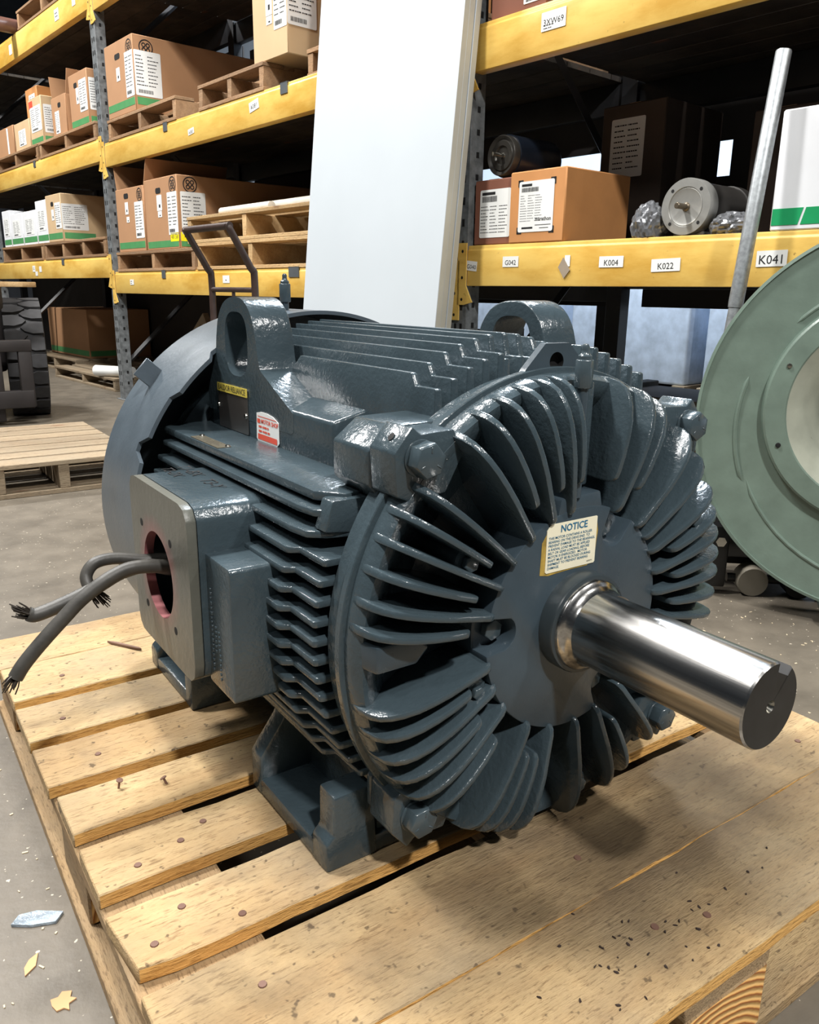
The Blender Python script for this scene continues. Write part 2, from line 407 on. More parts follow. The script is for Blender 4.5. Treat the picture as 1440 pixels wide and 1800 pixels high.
# ------------------------------------------------------------------ the room
g = G(); g.box(-14, 16, -10, 22, -0.1, 0); o = g.build('floor', FLOOR, smooth=0); tag(o, kind='structure')
TH = R_(6.47); RX = Vector((math.cos(TH), math.sin(TH), 0)); RY = Vector((-math.sin(TH), math.cos(TH), 0))
RO = Vector((0.9321, 5.3529, 0))
def RK(dep, s, z=0.0): return tuple(RO + RX*dep - RY*s + Vector((0, 0, z)))
g = G(); g.box(4.2, 4.35, -9, 12, 0, 7); o = g.build('wall_right', WALLM, smooth=0, loc=tuple(RO), rot=(0, 0, TH)); tag(o, kind='structure')
g = G(); g.box(-9, 9, 14.0, 14.15, 0, 7); o = g.build('wall_back', m_plain('dark_wall', (70, 72, 76), 0.8), smooth=0, loc=tuple(RO), rot=(0, 0, TH)); tag(o, kind='structure')

# ------------------------------------------------------------------ main pallet
pal = empty('wooden_pallet', 'pale pine block pallet carrying the large grey motor', 'pallet', (0, 0, 0))
BT = 0.019
deck = [(-0.254, -0.1165), (-0.1145, 0.030), (0.057, 0.149), (0.185, 0.274), (0.307, 0.397), (0.423, 0.530), (0.553, 0.668), (0.693, 0.829), (0.831, 0.965)]
rb = random.Random(3)
for i, (y0, y1) in enumerate(deck):
    g = G(); n = 24
    # board with slightly uneven edges
    xl, xr = -0.503+rb.uniform(-.004, .004), 0.516+rb.uniform(-.006, .004)
    t0 = [(xl+(xr-xl)*k/n, y0+rb.uniform(-.0012, .0012)) for k in range(n+1)]; t1 = [(xl+(xr-xl)*k/n, y1+rb.uniform(-.0016, .0016)) for k in range(n, -1, -1)]
    if i == 2: t0[0] = (xl+0.006, y0+0.006); t1[-1] = (xl-.003, y1)
    g.prism(t0+t1, 'z', ZP-BT, ZP)
    for q in range(n): g.mi[q] = 1
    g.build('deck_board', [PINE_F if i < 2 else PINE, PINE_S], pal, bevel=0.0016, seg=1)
for x0, x1 in ((-0.5, -0.366), (-0.07, 0.07), (0.374, 0.51)):
    g = G(); g.box(x0, x1, -0.252, 0.963, ZP-2*BT, ZP-BT-0.0005); g.build('stringer_board', PINE_Y, pal, bevel=0.0015, seg=1)
    for y0 in (-0.252, 0.285, 0.823):
        bx0 = x0+rb.uniform(0, .01)
        g = G(); g.box(bx0, x1, y0, y0+0.14, 0.0195, ZP-2*BT-0.0005)
        g.mi[2] = 1
        g.build('block', [PINE_Y, PINE_END], pal, bevel=0.003, seg=1)
    g = G(); g.box(x0-0.003, x1-0.02, -0.252, 0.963, 0.0, 0.019); g.build('bottom_board', PINE_Y, pal, bevel=0.0015, seg=1)
for y0 in (-0.25, 0.87):
    for k in range(2):
        xa = (-0.388, 0.048)[k]; g = G(); g.box(xa, xa+0.30, y0, y0+0.09, 0.0, 0.018); g.build('bottom_cross_board', PINE, pal, bevel=0.0015, seg=1)
# nails
g = G(); g.lathe([(0.0001, 0.0012), (0.004, 0.0012), (0.0046, 0), (0.0046, -0.001)], axis='z', seg=10); nail_me = g.build('nail', m_plain('rusty_nail', (112, 84, 72), 0.5, 0.3), pal)
nail_me.location = (-0.43, 0.12, ZP)
for x, y in ((-0.38, 0.075), (-0.47, 0.085), (-0.395, 0.225), (-0.45, 0.21), (-0.40, -0.02), (-0.46, -0.05), (-0.36, 0.245), (-0.43, 0.47), (-0.45, 0.60), (-0.42, 0.75), (-0.25, -0.185), (-0.02, -0.06), (-0.03, -0.18), (0.03, -0.2), (0.44, -0.06), (0.42, -0.17)):
    c = nail_me.copy(); COL.objects.link(c); c.location = (x, y, ZP)
for x, y, hgt, ti in ((-0.428, 0.372, 0.012, 0.15), (-0.372, 0.347, 0.009, -0.35)):
    g = G(); g.lathe([(0.0015, -0.001), (0.0015, hgt-0.001), (0.0045, hgt), (0.0045, hgt+0.0012), (0.0001, hgt+0.0014)], axis='z', seg=10)
    o = g.build('proud_nail', bpy.data.materials['rusty_nail'], pal, loc=(x, y, ZP), rot=(ti, ti, 0))
# loose bits lying on the deck
g = G(); r2 = random.Random(5)
for k in range(46):
    cx, cy = r2.gauss(-0.03, 0.09), r2.gauss(-0.19, 0.03)
    if not (-0.25 < cy < -0.12): continue
    a = r2.uniform(0, 3.14); l, ww = r2.uniform(.0008, .0032), r2.uniform(.0006, .0018)
    M = Matrix.Translation((cx, cy, ZP+0.0005)) @ Matrix.Rotation(a, 4, 'Z'); g.prism([(-l, r2.uniform(-ww, 0)), (-l*.3, -ww), (l, r2.uniform(-ww, ww)*.6), (l*.4, ww), (-l*.5, ww*.8)], 'z', 0, r2.uniform(.0006, .0016), 0, M, 0.7)
o = g.build('bark_crumbs', BARK, smooth=0); tag(o, 'dark bark crumbs scattered on the nearest pallet board', 'debris', kind='stuff')
g = G(); M = Matrix.Translation((-0.30, 0.808, ZP+0.0008)) @ Matrix.Rotation(-1.01, 4, 'Z')
g.prism([(-.04, -.0012), (-.028, -.003), (.03, -.0026), (.041, -.0005), (.034, .0022), (-.02, .003)], 'z', 0, 0.005, 0, M)
o = g.build('wood_splinter', m_plain('splinter', (120, 92, 76), 0.7), bevel=0.0008, seg=1); tag(o, 'thin brown wood splinter lying on the far pallet board', 'splinter')

# ------------------------------------------------------------------ the big motor
mot = empty('electric_motor', 'large grey finned electric motor with steel shaft on the pine pallet', 'motor', (0, 0, ZP))
AX = (0, 0, 0.28)
# frame barrel with front flange
g = G(); g.lathe([(0.2, 0.05), (0.271, 0.05), (0.271, 0.078), (0.262, 0.088), (0.245, 0.105), (0.228, 0.13), (0.228, 0.66), (0.255, 0.67), (0.255, 0.70), (0.1, 0.70)], AX, seg=96)
g.build('frame_barrel', MOTOR, mot)
def env(z, R): return math.sqrt(max(R*R-(z-0.28)**2, 0.0001))
# horizontal side fins (left, mirrored right)
for k in range(15):
    z = 0.111+0.0215*k
    xi = env(z, 0.226)-0.01 if abs(z-0.28) < 0.2 else 0.1; xf = env(z, 0.287); xr = env(z, 0.298)
    ye = 0.60 if k > 1 else 0.56
    if k in (13, 14): poly = [(-xi, 0.09), (-xf+0.01, 0.105), (-xr+0.004, 0.12), (-xr, 0.15), (-xr, ye), (-xi, ye)]
    else: poly = [(-xi, 0.078), (-xf+0.003, 0.080), (-xf, 0.083), (-xf, 0.135), (-xr+0.002, 0.142), (-xr, 0.146), (-xr, ye), (-xi, ye)]
    for sg in (1, -1):
        g = G(); pl = [(x*sg, y) for x, y in poly]
        g.prism(pl, 'z', z-0.0045, z+0.0035, sc=1.0); g.build('cooling_fin', MOTOR, mot, bevel=0.0022, seg=2)
# shelf plates
for sg in (1, -1):
    g = G(); g.prism([(-0.17*sg, 0.12), (-0.232*sg, 0.105), (-0.255*sg, 0.135), (-0.256*sg, 0.625), (-0.244*sg, 0.64), (-0.17*sg, 0.64)], 'z', 0.421, 0.432)
    g.build('side_shelf', MOTOR, mot, bevel=0.0025)
    # front end wall of shelf
    g = G(); g.prism([(-0.19*sg, 0.428), (-0.252*sg, 0.428), (-0.262*sg, 0.395), (-0.19*sg, 0.385)], 'y', 0.098, 0.122); g.build('shelf_end_web', MOTOR, mot, bevel=0.003)
    # lifting lug pad (wall under the lug)
    g = G(); g.prism([(-0.1797*sg, 0.42), (-0.1797*sg, 0.486), (-0.135*sg, 0.498), (-0.06*sg, 0.50), (-0.06*sg, 0.42)], 'y', 0.225, 0.618); g.build('lug_pad', MOTOR, mot, bevel=0.005, seg=3)
# lifting lugs
lug_out = [(0.628, 0.482), (0.616, 0.502), (0.60, 0.525), (0.588, 0.548), (0.583, 0.57), (0.574, 0.594), (0.556, 0.614), (0.532, 0.624), (0.505, 0.6265), (0.482, 0.623), (0.463, 0.612), (0.449, 0.594), (0.440, 0.569), (0.433, 0.54), (0.42, 0.515), (0.40, 0.4985), (0.37, 0.489), (0.33, 0.4855), (0.33, 0.455), (0.626, 0.455)]
def smooth2(P, n=5):
    out = []
    for i in range(len(P)-1):
        p0, p1, p2, p3 = P[max(i-1, 0)], P[i], P[i+1], P[min(i+2, len(P)-1)]
        for k in range(n):
            t = k/n; out.append(tuple(0.5*((2*b)+(c-a)*t+(2*a-5*b+4*c-d)*t*t+(3*b-a-3*c+d)*t**3) for a, b, c, d in zip(p0, p1, p2, p3)))
    return out+[P[-1]]
lug_out = smooth2(lug_out[:-2])+lug_out[-2:]
hole = []
NH = 180
for i in range(NH):
    a = 2*math.pi*i/NH; c_, s_ = math.cos(a), math.sin(a); ex = 0.70
    hole.append((0.509+0.0405*math.copysign(abs(c_)**ex, c_), 0.5605+0.0455*math.copysign(abs(s_)**ex, s_)))
for sg, dy in ((1, 0.0), (-1, -0.25)):
    out = star(lug_out, (0.507, 0.561), NH)
    # hole re-sampled on the same angles
    hol = star(hole, (0.507, 0.561), NH)
    out = [(y+dy, z) for y, z in out]; hol = [(y+dy, z) for y, z in hol]
    g = G(); g.ring(out, hol, 'x', -0.18*sg, -0.122*sg); o = g.build('lifting_lug', MOTOR, mot, bevel=0.004, seg=3)
# top fins
zt = [.578, .576, .572, .566, .558, .547, .537, .524, .508]
zR = {4: .577, 5: .574, 6: .567, 7: .559, 8: .55, 9: .54}; zt.append(.49)
for k in range(-6, 10):
    x = 0.0215*k; zf = zt[abs(k)]; zr = zf+0.0135; zb = 0.28+math.sqrt(0.226**2-x*x)-0.012
    ye = 0.585 if k < 7 else 0.2
    y0 = 0.083
    poly = [(y0, zb), (y0+0.002, zf-0.002), (y0+0.004, zf), (0.124, zf), (0.13, zr-0.002), (0.133, zr), (ye, zr), (ye, zb)]
    if abs(k) <= 1: poly = [(0.10, zb), (0.10, zf-0.012), (0.124, zf-0.012), (0.13, zr-0.002), (0.133, zr), (ye, zr), (ye, zb)]
    if k >= 4:
        zr = zR[k]; ye = 0.585 if k < 5 else 0.172
        poly = [(y0, zb), (y0+0.002, zr-0.002), (y0+0.004, zr), (ye, zr), (ye, zb)]
    if k == -6: poly[-2] = (0.40, zr); poly.insert(-1, (0.425, zr-0.02)); poly[-1] = (0.43, zb)
    g = G(); g.loft([[(x-0.0038-(zr-z)*0.035, y, z) for y, z in poly], [(x+0.0038+(zr-z)*0.035, y, z) for y, z in poly]])
    g.build('top_fin', MOTOR, mot, bevel=0.002, seg=2)
# corner ears of the frame
for sx in (1, -1):
    for sz in (1, -1):
        g = G(); g.prism([(-0.227*sx, 0.28+0.166*sz), (-0.227*sx, 0.28+0.204*sz), (-0.198*sx, 0.28+0.2265*sz), (-0.13*sx, 0.28+0.228*sz), (-0.12*sx, 0.28+0.16*sz), (-0.19*sx, 0.28+0.13*sz)], 'y', 0.066, 0.142 if sz > 0 else 0.075)
        g.build('frame_ear', MOTOR, mot, bevel=0.003)
# top tapped boss
bo = [(-0.05, 0.548), (-0.044, 0.557), (-0.017, 0.584), (0.020, 0.584), (0.042, 0.562), (0.05, 0.548)]
so = star(bo, (0.001, 0.564), 160)
g = G(); g.ring(so, circ(0.001, 0.564, 0.0105, 160), 'y', 0.044, 0.053, 0, 1); g.add([(0.001+0.0105*math.cos(6.2832*i/40), 0.0525, 0.564+0.0105*math.sin(6.2832*i/40)) for i in range(40)], [tuple(range(40))], 1)
g.build('tapped_boss', [MOTOR_D, DARK], mot)
# end shield: rim, dished skin
g = G(); g.lathe([(0.276, 0.0505), (0.279, 0.0495), (0.279, 0.0415), (0.278, 0.0405), (0.2735, 0.0400), (0.2735, 0.033), (0.2715, 0.022), (0.267, 0.0155), (0.258, 0.016), (0.246, 0.024), (0.232, 0.037), (0.20, 0.050), (0.165, 0.056), (0.10, 0.056), (0.10, 0.07), (0.2, 0.07)], AX, seg=120, cap=False)
g.build('end_shield', MOTOR, mot)
# radial fins of the end shield
def sfin(a, long_, th=0.0036, tall=0.0, rin=None):
    ri = rin or (0.127 if long_ else 0.160)
    crest = [(0.2735, 0.036), (0.2735, 0.020), (0.2705, 0.004), (0.265, -0.007), (0.256, -0.015), (0.245, -0.0205), (0.230, -0.0245), (0.212, -0.0262), (0.19, -0.0262), (ri+0.012, -0.0245 if not long_ else -0.021), (ri+0.005, -0.0225 if not long_ else -0.0185)]
    crest = [(r, y-tall*(0.28-r)/0.15 if r < 0.27 else y) for r, y in crest]
    e = crest[-1][1]
    poly = crest+[(ri+0.001, e+0.004), (ri, e+0.010), (ri, 0.06), (0.20, 0.06), (0.25, 0.05), (0.268, 0.036)]
    ca, sa = math.cos(R_(a)), math.sin(R_(a))
    g = G(); L = []
    for sgn in (-1, 1):
        L.append([(r*ca - sgn*(th+max(0, y+0.012)*0.03)*sa, y, 0.28 + r*sa + sgn*(th+max(0, y+0.012)*0.03)*ca) for r, y in poly])
    g.loft(L); g.build('end_shield_fin', MOTOR, mot, bevel=0.002, seg=2)
FL = [(95.6, 0), (99.6, 1), (105.4, 0), (111.6, 1), (118.2, 0), (125.6, 1), (139.8, 1), (146.1, 0), (152.5, 1), (159.3, 0), (166.2, 1), (172.0, 0), (190.8, 1), (196.6, 0), (203.5, 1), (210, 0), (216.8, 1), (223.4, 0), (238.5, 1), (244.2, 0), (249.6, 0), (255.6, 1), (273.5, 1), (288.5, 1), (295.5, 0), (307.5, 1), (77, 0), (67.2, 1), (61.8, 0), (47.2, 1), (37.4, 1), (27.2, 1), (20.4, 0), (14.2, 1), (7.8, 0), (2.2, 1), (-4.5, 0), (-11, 1), (-18, 0), (-25, 1), (-32, 0)]
for a, lg in FL: sfin(a, lg)
# flat pad between the left fins
g = G(); L = []
for y, sh in ((-0.004, 0.0), (0.05, 0.004)):
    L.append([(-0.276+sh*0, y, 0.277), (-0.276, y, 0.306), (-0.20, y, 0.308), (-0.185, y, 0.290), (-0.20, y, 0.277)])
L[0] = [(-0.262, -0.004, 0.277), (-0.262, -0.004, 0.306), (-0.215, -0.004, 0.306), (-0.2, -0.004, 0.292), (-0.215, -0.004, 0.277)]
g.loft(L); g.build('flat_pad', MOTOR_D, mot, bevel=0.003)
# bearing cover disc with three U notches
covb = [176.5, 61.9, -60.7]; cr = 0.111
def disc_outline(r=0.132, nr=0.0195):
    P = []; n = 240
    for i in range(n):
        a = 360*i/n; p = (r*math.cos(R_(a)), r*math.sin(R_(a))); keep = p
        for b in covb:
            d = (a-b+180) % 360-180
            if abs(d) < 12:
                # radial slot: distance across slot
                w_ = r*math.sin(R_(d))
                if abs(w_) < nr:
                    rr = cr-math.sqrt(max(nr*nr-w_*w_, 0))
                    keep = (rr*math.cos(R_(b)) - w_*math.sin(R_(b)), rr*math.sin(R_(b)) + w_*math.cos(R_(b)))
        P.append((keep[0], keep[1]+0.28))
    return P
g = G(); g.prism(disc_outline(), 'y', -0.0125, 0.055); g.build('bearing_cover', MOTOR_D, mot, bevel=0.0015, seg=2)
g = G(); g.lathe([(0.13, 0.012), (0.132, 0.014), (0.132, 0.06), (0.05, 0.06)], AX, seg=72); g.build('bearing_housing', MOTOR_D, mot)
def hexbolt(pos, rc, h, name='hex_bolt', marks=False, rot=0, mat=None):
    g = G(); x, y, z = pos
    if marks: g.lathe([(rc*1.02, 0), (rc*1.02, -0.0025), (rc*0.9, -0.003)], pos, seg=28)
    hx = [(x+rc*math.cos(R_(60*i+rot)), z+rc*math.sin(R_(60*i+rot))) for i in range(6)]
    hs = [(x+rc*0.93*math.cos(R_(60*i+rot)), z+rc*0.93*math.sin(R_(60*i+rot))) for i in range(6)]
    g.loft([[(p[0], y-0.002, p[1]) for p in hx], [(p[0], y-h*0.88, p[1]) for p in hx], [(p[0], y-h, p[1]) for p in hs]])
    if marks:
        for a in (60, 180, 300):
            M = Matrix.Translation((x, y-h, z)) @ Matrix.Rotation(-R_(a+rot+15), 4, 'Y'); g.box(rc*0.42, rc*0.75, -0.0007, 0.0003, -0.0009, 0.0009, 0, M)
    return g.build(name, mat or BOLT, mot, bevel=0.0006, seg=1)
for a in covb: hexbolt((cr*math.cos(R_(a)), 0.012, 0.28+cr*math.sin(R_(a))), 0.0125, 0.011, rot=20)
# corner lugs of the end shield + big bolts
for sx in (1, -1):
    for sz in (1, -1):
        pl = [(-0.230, 0.489), (-0.210, 0.5135), (-0.200, 0.505), (-0.160, 0.507), (-0.148, 0.48), (-0.168, 0.444), (-0.208, 0.437), (-0.227, 0.446)]
        pl = [(x*sx, 0.28+(z-0.28)*sz) for x, z in pl]
        g = G(); g.prism(pl, 'y', 0.016, 0.063); g.build('corner_lug', MOTOR, mot, bevel=0.0025)
        hexbolt((-0.201*sx, 0.016, 0.28+(0.202 if sz > 0 else 0.195)*sz), 0.0184, 0.0195, 'flange_bolt', True, rot=random.uniform(0, 40))
for sx in (1, -1):
    M = Matrix.Translation((-0.2205*sx, 0.037, 0.5018)) @ Matrix.Rotation(R_(-50*sx), 4, 'Y'); g = G(); g.lathe([(0.0042, 0.0002), (0.0001, 0.0004)], (0, 0, 0), 'z', 14, 0, M); g.build('tapped_hole', DARK, mot, smooth=0)
# small studs / drain bolts in bosses
for x, z, r in ((-0.157, 0.375, 0.0095), (-0.141, 0.227, 0.008), (0.026, 0.055, 0.010), (0.203, 0.364, 0.009)):
    g = G(); g.lathe([(0.019, 0.052), (0.0165, 0.0), (0.0155, -0.006), (0.013, -0.008), (0.0001, -0.008)], (x, 0, z), seg=24); g.build('stud_boss', MOTOR, mot)
    hexbolt((x, -0.007, z), r, 0.009, 'drain_plug', rot=12)
# grease boss, pipe and fitting
g = G(); g.prism([(-0.040, 0.395), (-0.034, 0.424), (0.026, 0.427), (0.034, 0.395)], 'y', -0.0118, 0.05); g.build('grease_boss', MOTOR_D, mot, bevel=0.003)
for dx0, dx1 in ((-0.028, -0.012), (0.006, 0.022)):
    g = G(); g.prism([(dx0, 0.43), (dx0-0.002, 0.545), (dx1+0.002, 0.545), (dx1, 0.43)], 'y', 0.006, 0.05); g.build('pipe_rib', MOTOR, mot, bevel=0.003)
def grease(x, y, z0, z1, name='grease_pipe'):
    g = G(); g.lathe([(0.0058, z0), (0.0058, z1)], (x, y, 0), 'z', 16); p = g.build(name, MOTOR_D, mot)
    g = G(); g.loft([[(x+q[0], y+q[1], zz) for q in circ(0, 0, rr, 6, 20)] for zz, rr in ((z1, 0.0085), (z1+0.001, 0.0098), (z1+0.029, 0.0098), (z1+0.030, 0.0085))])
    g.build('hex_coupling', BOLT, p, bevel=0.0006, seg=1)
    g = G(); g.lathe([(0.0072, z1+0.030), (0.0072, z1+0.0335), (0.0045, z1+0.036), (0.0038, z1+0.040), (0.0042, z1+0.0425), (0.0025, z1+0.0455), (0.0001, z1+0.046)], (x, y, 0), 'z', 14); g.build('grease_nipple', BOLT, p)
grease(-0.012, -0.010, 0.424, 0.541)
grease(-0.027, 0.66, 0.58, 0.617)
# shaft
g = G(); g.lathe([(0.0001, -0.010), (0.0582, -0.010), (0.0582, -0.029), (0.0570, -0.0315), (0.0535, -0.0325), (0.05, -0.0325)], AX, seg=96); g.build('shaft_collar', m_paint('collar_dark', (48, 56, 60), 0.3, 0.0001), mot)
g = G(); g.lathe([(0.0528, -0.030), (0.0528, -0.0355), (0.0515, -0.0375), (0.0480, -0.0395), (0.0445, -0.0425), (0.0428, -0.047), (0.04, -0.047)], AX, seg=96); g.build('shaft_shoulder', STEEL, mot)
def notched(r, key=True, n=120, ka=64, kw=0.0112, kd=0.011):
    P = []
    for i in range(n):
        a = 360*i/n; d = (a-ka+180) % 360-180; w_ = r*math.sin(R_(d))
        if key and abs(d) < 60 and abs(w_) < kw:
            rr = 0.0428-kd; P.append((rr*math.cos(R_(ka))-w_*math.sin(R_(ka)), 0.28+rr*math.sin(R_(ka))+w_*math.cos(R_(ka))))
        else: P.append((r*math.cos(R_(a)), 0.28+r*math.sin(R_(a))))
    return P
sh = G()
lo = [[G.emb(p, 'y', y) for p in notched(r, k)] for y, r, k in ((-0.036, 0.0428, False), (-0.062, 0.0428, False), (-0.0621, 0.0428, True), (-0.2500, 0.0428, True), (-0.2520, 0.0412, True))]
sh.loft(lo, cap=False)
for q in range(2*120, 4*120):
    j = q % 120; pts = [notched(0.0428, True)[j], notched(0.0428, True)[(j+1) % 120]]
    if any(math.hypot(p[0], p[1]-0.28) < 0.0415 for p in pts): sh.mi[q] = 1
inn = [(0.0062*math.cos(2*math.pi*i/120), 0.28+0.0062*math.sin(2*math.pi*i/120)) for i in range(120)]
sh.loft([lo[-1], [G.emb(p, 'y', -0.2522) for p in inn]], 1, cap=False)
sh.loft([[G.emb(p, 'y', -0.2522) for p in inn], [(0.0035*math.cos(2*math.pi*i/120), -0.246, 0.28+0.0035*math.sin(2*math.pi*i/120)) for i in range(120)]], 2, cap=False)
sh.add([(0.0035*math.cos(2*math.pi*i/24), -0.246, 0.28+0.0035*math.sin(2*math.pi*i/24)) for i in range(24)], [tuple(range(24))], 3)
sh.build('shaft', [STEEL, BLACK, CHROME, DARK], mot, smooth=30)
# feet
def foot(sx, y0, y1, fl):
    g = G()
    def bx(xa, xb, ya, yb, za, zb): g.box(min(xa*sx, xb*sx), max(xa*sx, xb*sx), ya, yb, za, zb)
    bx(-0.2770, -0.175, y0+0.0015, y1-0.0015, 0.0008, 0.024)
    post = [(-0.2776, 0), (-0.2776, 0.036), (-0.268, 0.045), (-0.267, 0.094), (-0.215, 0.095), (-0.21, 0)]
    ya, yb = (y0, y0+0.036) if fl else (y1-0.036, y1)
    g.prism([(x*sx, z) for x, z in post], 'y', ya, yb)
    ya, yb = (y1-0.03, y1) if fl else (y0, y0+0.03)
    g.prism([(x*sx, z) for x, z in [(-0.2776, 0), (-0.2776, 0.055), (-0.245, 0.10), (-0.215, 0.165), (-0.17, 0.15), (-0.17, 0)]], 'y', ya, yb)
    bx(-0.205, -0.172, y0+0.01, y1-0.01, 0.001, 0.10)
    g.build('foot', MOTOR, mot, bevel=0.004, seg=2)
for sx in (1, -1): foot(sx, 0.077, 0.283, True); foot(sx, 0.512, 0.715, False)
g = G(); g.box(-0.18, 0.18, 0.08, 0.70, 0.012, 0.06); g.build('frame_belly', MOTOR, mot, bevel=0.004)
# fan shroud: thin shell open at the bottom
n = 120; A0, A1 = -52, 232
def yfr(a):
    if 126 < a < 141: return 0.566
    if 155 < a < 161: return 0.62
    return 0.588
g = G(); Lo = []
for (r, dy, back) in ((0.325, 0, 0), (0.325, 0, 1), (0.316, 0, 1), (0.319, 0, 0)):
    L = []
    for i in range(n+1):
        a = A0+(A1-A0)*i/n; y = 0.768 if back else yfr(a)
        L.append((r*math.cos(R_(a)), y, 0.28+r*math.sin(R_(a))))
    Lo.append(L)
Lo.append(Lo[0]); g.loft(Lo, cap=False, closed=False)
for i in (0, n):
    g.add([Lo[k][i] for k in range(4)], [(0, 1, 2, 3)])
g.build('fan_shroud', SHROUD, mot, smooth=25)
g = G(); sec = [(0.32*math.cos(R_(A0+(A1-A0)*i/60)), 0.28+0.32*math.sin(R_(A0+(A1-A0)*i/60))) for i in range(61)]
g.prism(sec, 'y', 0.760, 0.772); g.build('shroud_back', SHROUD, mot)
ca, sa = math.cos(R_(138)), math.sin(R_(138))
g = G(); M = Matrix((( ca, 0, -sa, 0.325*ca), (0, 1, 0, 0.70), (sa, 0, ca, 0.28+0.325*sa), (0, 0, 0, 1)))
g.box(-0.004, 0.030, -0.002, 0.002, -0.017, 0.017, 0, M); g.build('shroud_tab', SHROUD, mot, bevel=0.001, seg=1)
# terminal box
tb = link('terminal_box', None, mot)
ow = rrect(0.243, 0.463, 0.184, 0.402, 0.022, 6); nn = 64; cc = (0.362, 0.288)
so = star(ow, cc, nn); hi = circ(cc[0], cc[1], 0.056, nn)
g = G(); g.ring(so, hi, 'x', -0.358, -0.346, 0, 1); g.build('conduit_face', [BOXFACE, PRIMER], tb, bevel=0.0012, seg=1)
iw = [(cc[0]+(p[0]-cc[0])*0.88, cc[1]+(p[1]-cc[1])*0.88) for p in so]
g = G(); g.ring(so, iw, 'x', -0.3455, -0.255); g.build('box_shell', MOTOR, tb, bevel=0.003)
g = G(); g.prism(iw, 'x', -0.275, -0.26); g.build('box_cavity', DARK, tb, smooth=0)
for y0, y1, nm in ((0.172, 0.250, 1), (0.456, 0.520, 2)):
    g = G(); g.prism(rrect(y0, y1, 0.186, 0.346, 0.006, 3), 'x', -0.338, -0.245); g.build('box_shoulder', MOTOR, tb, bevel=0.004, seg=2)
for y, z in ((0.306, 0.344), (0.418, 0.344), (0.306, 0.232), (0.418, 0.232)):
    g = G(); g.lathe([(0.0052, -0.3578), (0.0052, -0.3583), (0.0001, -0.3583)], (0, y, z), 'x', 14); g.build('screw_hole', DARK, tb)
# raised casting marks on the shoulder
g = G()
for j, (u0, u1, vv) in enumerate(((0.20, 0.262, 0.212), (0.232, 0.262, 0.222), (0.205, 0.31, 0.233))):
    z = u0
    while z < u1:
        hgt = random.uniform(0.003, 0.006); g.box(-0.3392, -0.336, vv-random.uniform(.001, .003), vv+random.uniform(.001, .003), z, z+hgt*0.7); z += hgt+0.0015
g.build('cast_marks', MOTOR, tb, bevel=0.0004, seg=1)
# handwriting on the box top
g = G(); MK = lambda x, y: frame_m((x, y, 0.4027), (0, -1, 0), (1, 0, 0))
for tx, x, y, sz in (('T1-BX', -0.288, 0.424, 0.025), ('T2-2X', -0.311, 0.428, 0.022), ('T3-Y', -0.290, 0.340, 0.025)):
    g = G(); v, f = text_geo(tx, sz); g.add([(p[0]+p[1]*0.25, p[1], 0.0002) for p in v], f, 0, MK(x, y)); g.build('marker_writing', INK, tb, smooth=0)
# leads out of the box
def smoothpath(P, n=8):
    P = [Vector(p) for p in P]; out = []
    for i in range(len(P)-1):
        p0, p1, p2, p3 = P[max(i-1, 0)], P[i], P[i+1], P[min(i+2, len(P)-1)]
        for k in range(n):
            t = k/n; out.append(0.5*((2*p1)+(p2-p0)*t+(2*p0-5*p1+4*p2-p3)*t*t+(3*p1-p0-3*p2+p3)*t**3))
    return out+[P[-1]]
leads = [[(-0.28, 0.375, 0.262), (-0.325, 0.372, 0.288), (-0.378, 0.37, 0.300), (-0.409, 0.37, 0.295), (-0.447, 0.37, 0.274), (-0.475, 0.37, 0.250), (-0.503, 0.37, 0.224), (-0.522, 0.37, 0.204), (-0.532, 0.37, 0.190)],
         [(-0.28, 0.385, 0.280), (-0.33, 0.385, 0.284), (-0.361, 0.392, 0.292), (-0.394, 0.40, 0.286), (-0.427, 0.40, 0.272), (-0.467, 0.40, 0.259), (-0.497, 0.40, 0.252), (-0.506, 0.40, 0.255)],
         [(-0.28, 0.40, 0.29), (-0.33, 0.41, 0.292), (-0.36, 0.415, 0.293), (-0.395, 0.42, 0.300), (-0.42, 0.42, 0.298), (-0.432, 0.418, 0.285), (-0.432, 0.41, 0.272), (-0.426, 0.405, 0.262)]]
for i, P in enumerate(leads):
    sp = smoothpath(P); g = G(); g.tube(sp, 0.0088 if i < 2 else 0.0078, 14); c = g.build('lead_cable', RUBBER, mot)
    g = G(); d_ = (sp[-1]-sp[-3]).normalized(); rr = random.Random(i)
    for k in range(34):
        off = Vector((rr.uniform(-1, 1), rr.uniform(-1, 1), rr.uniform(-1, 1)))*0.005
        b0 = sp[-1]-d_*0.004+off*0.7; b1 = sp[-1]+d_*rr.uniform(0.008, 0.018)+off*1.6
        g.tube([b0, (b0+b1)/2+off*0.2, b1], 0.0008, 4)
    tag(g.build('wire_strands', STRAND, c), kind='stuff')
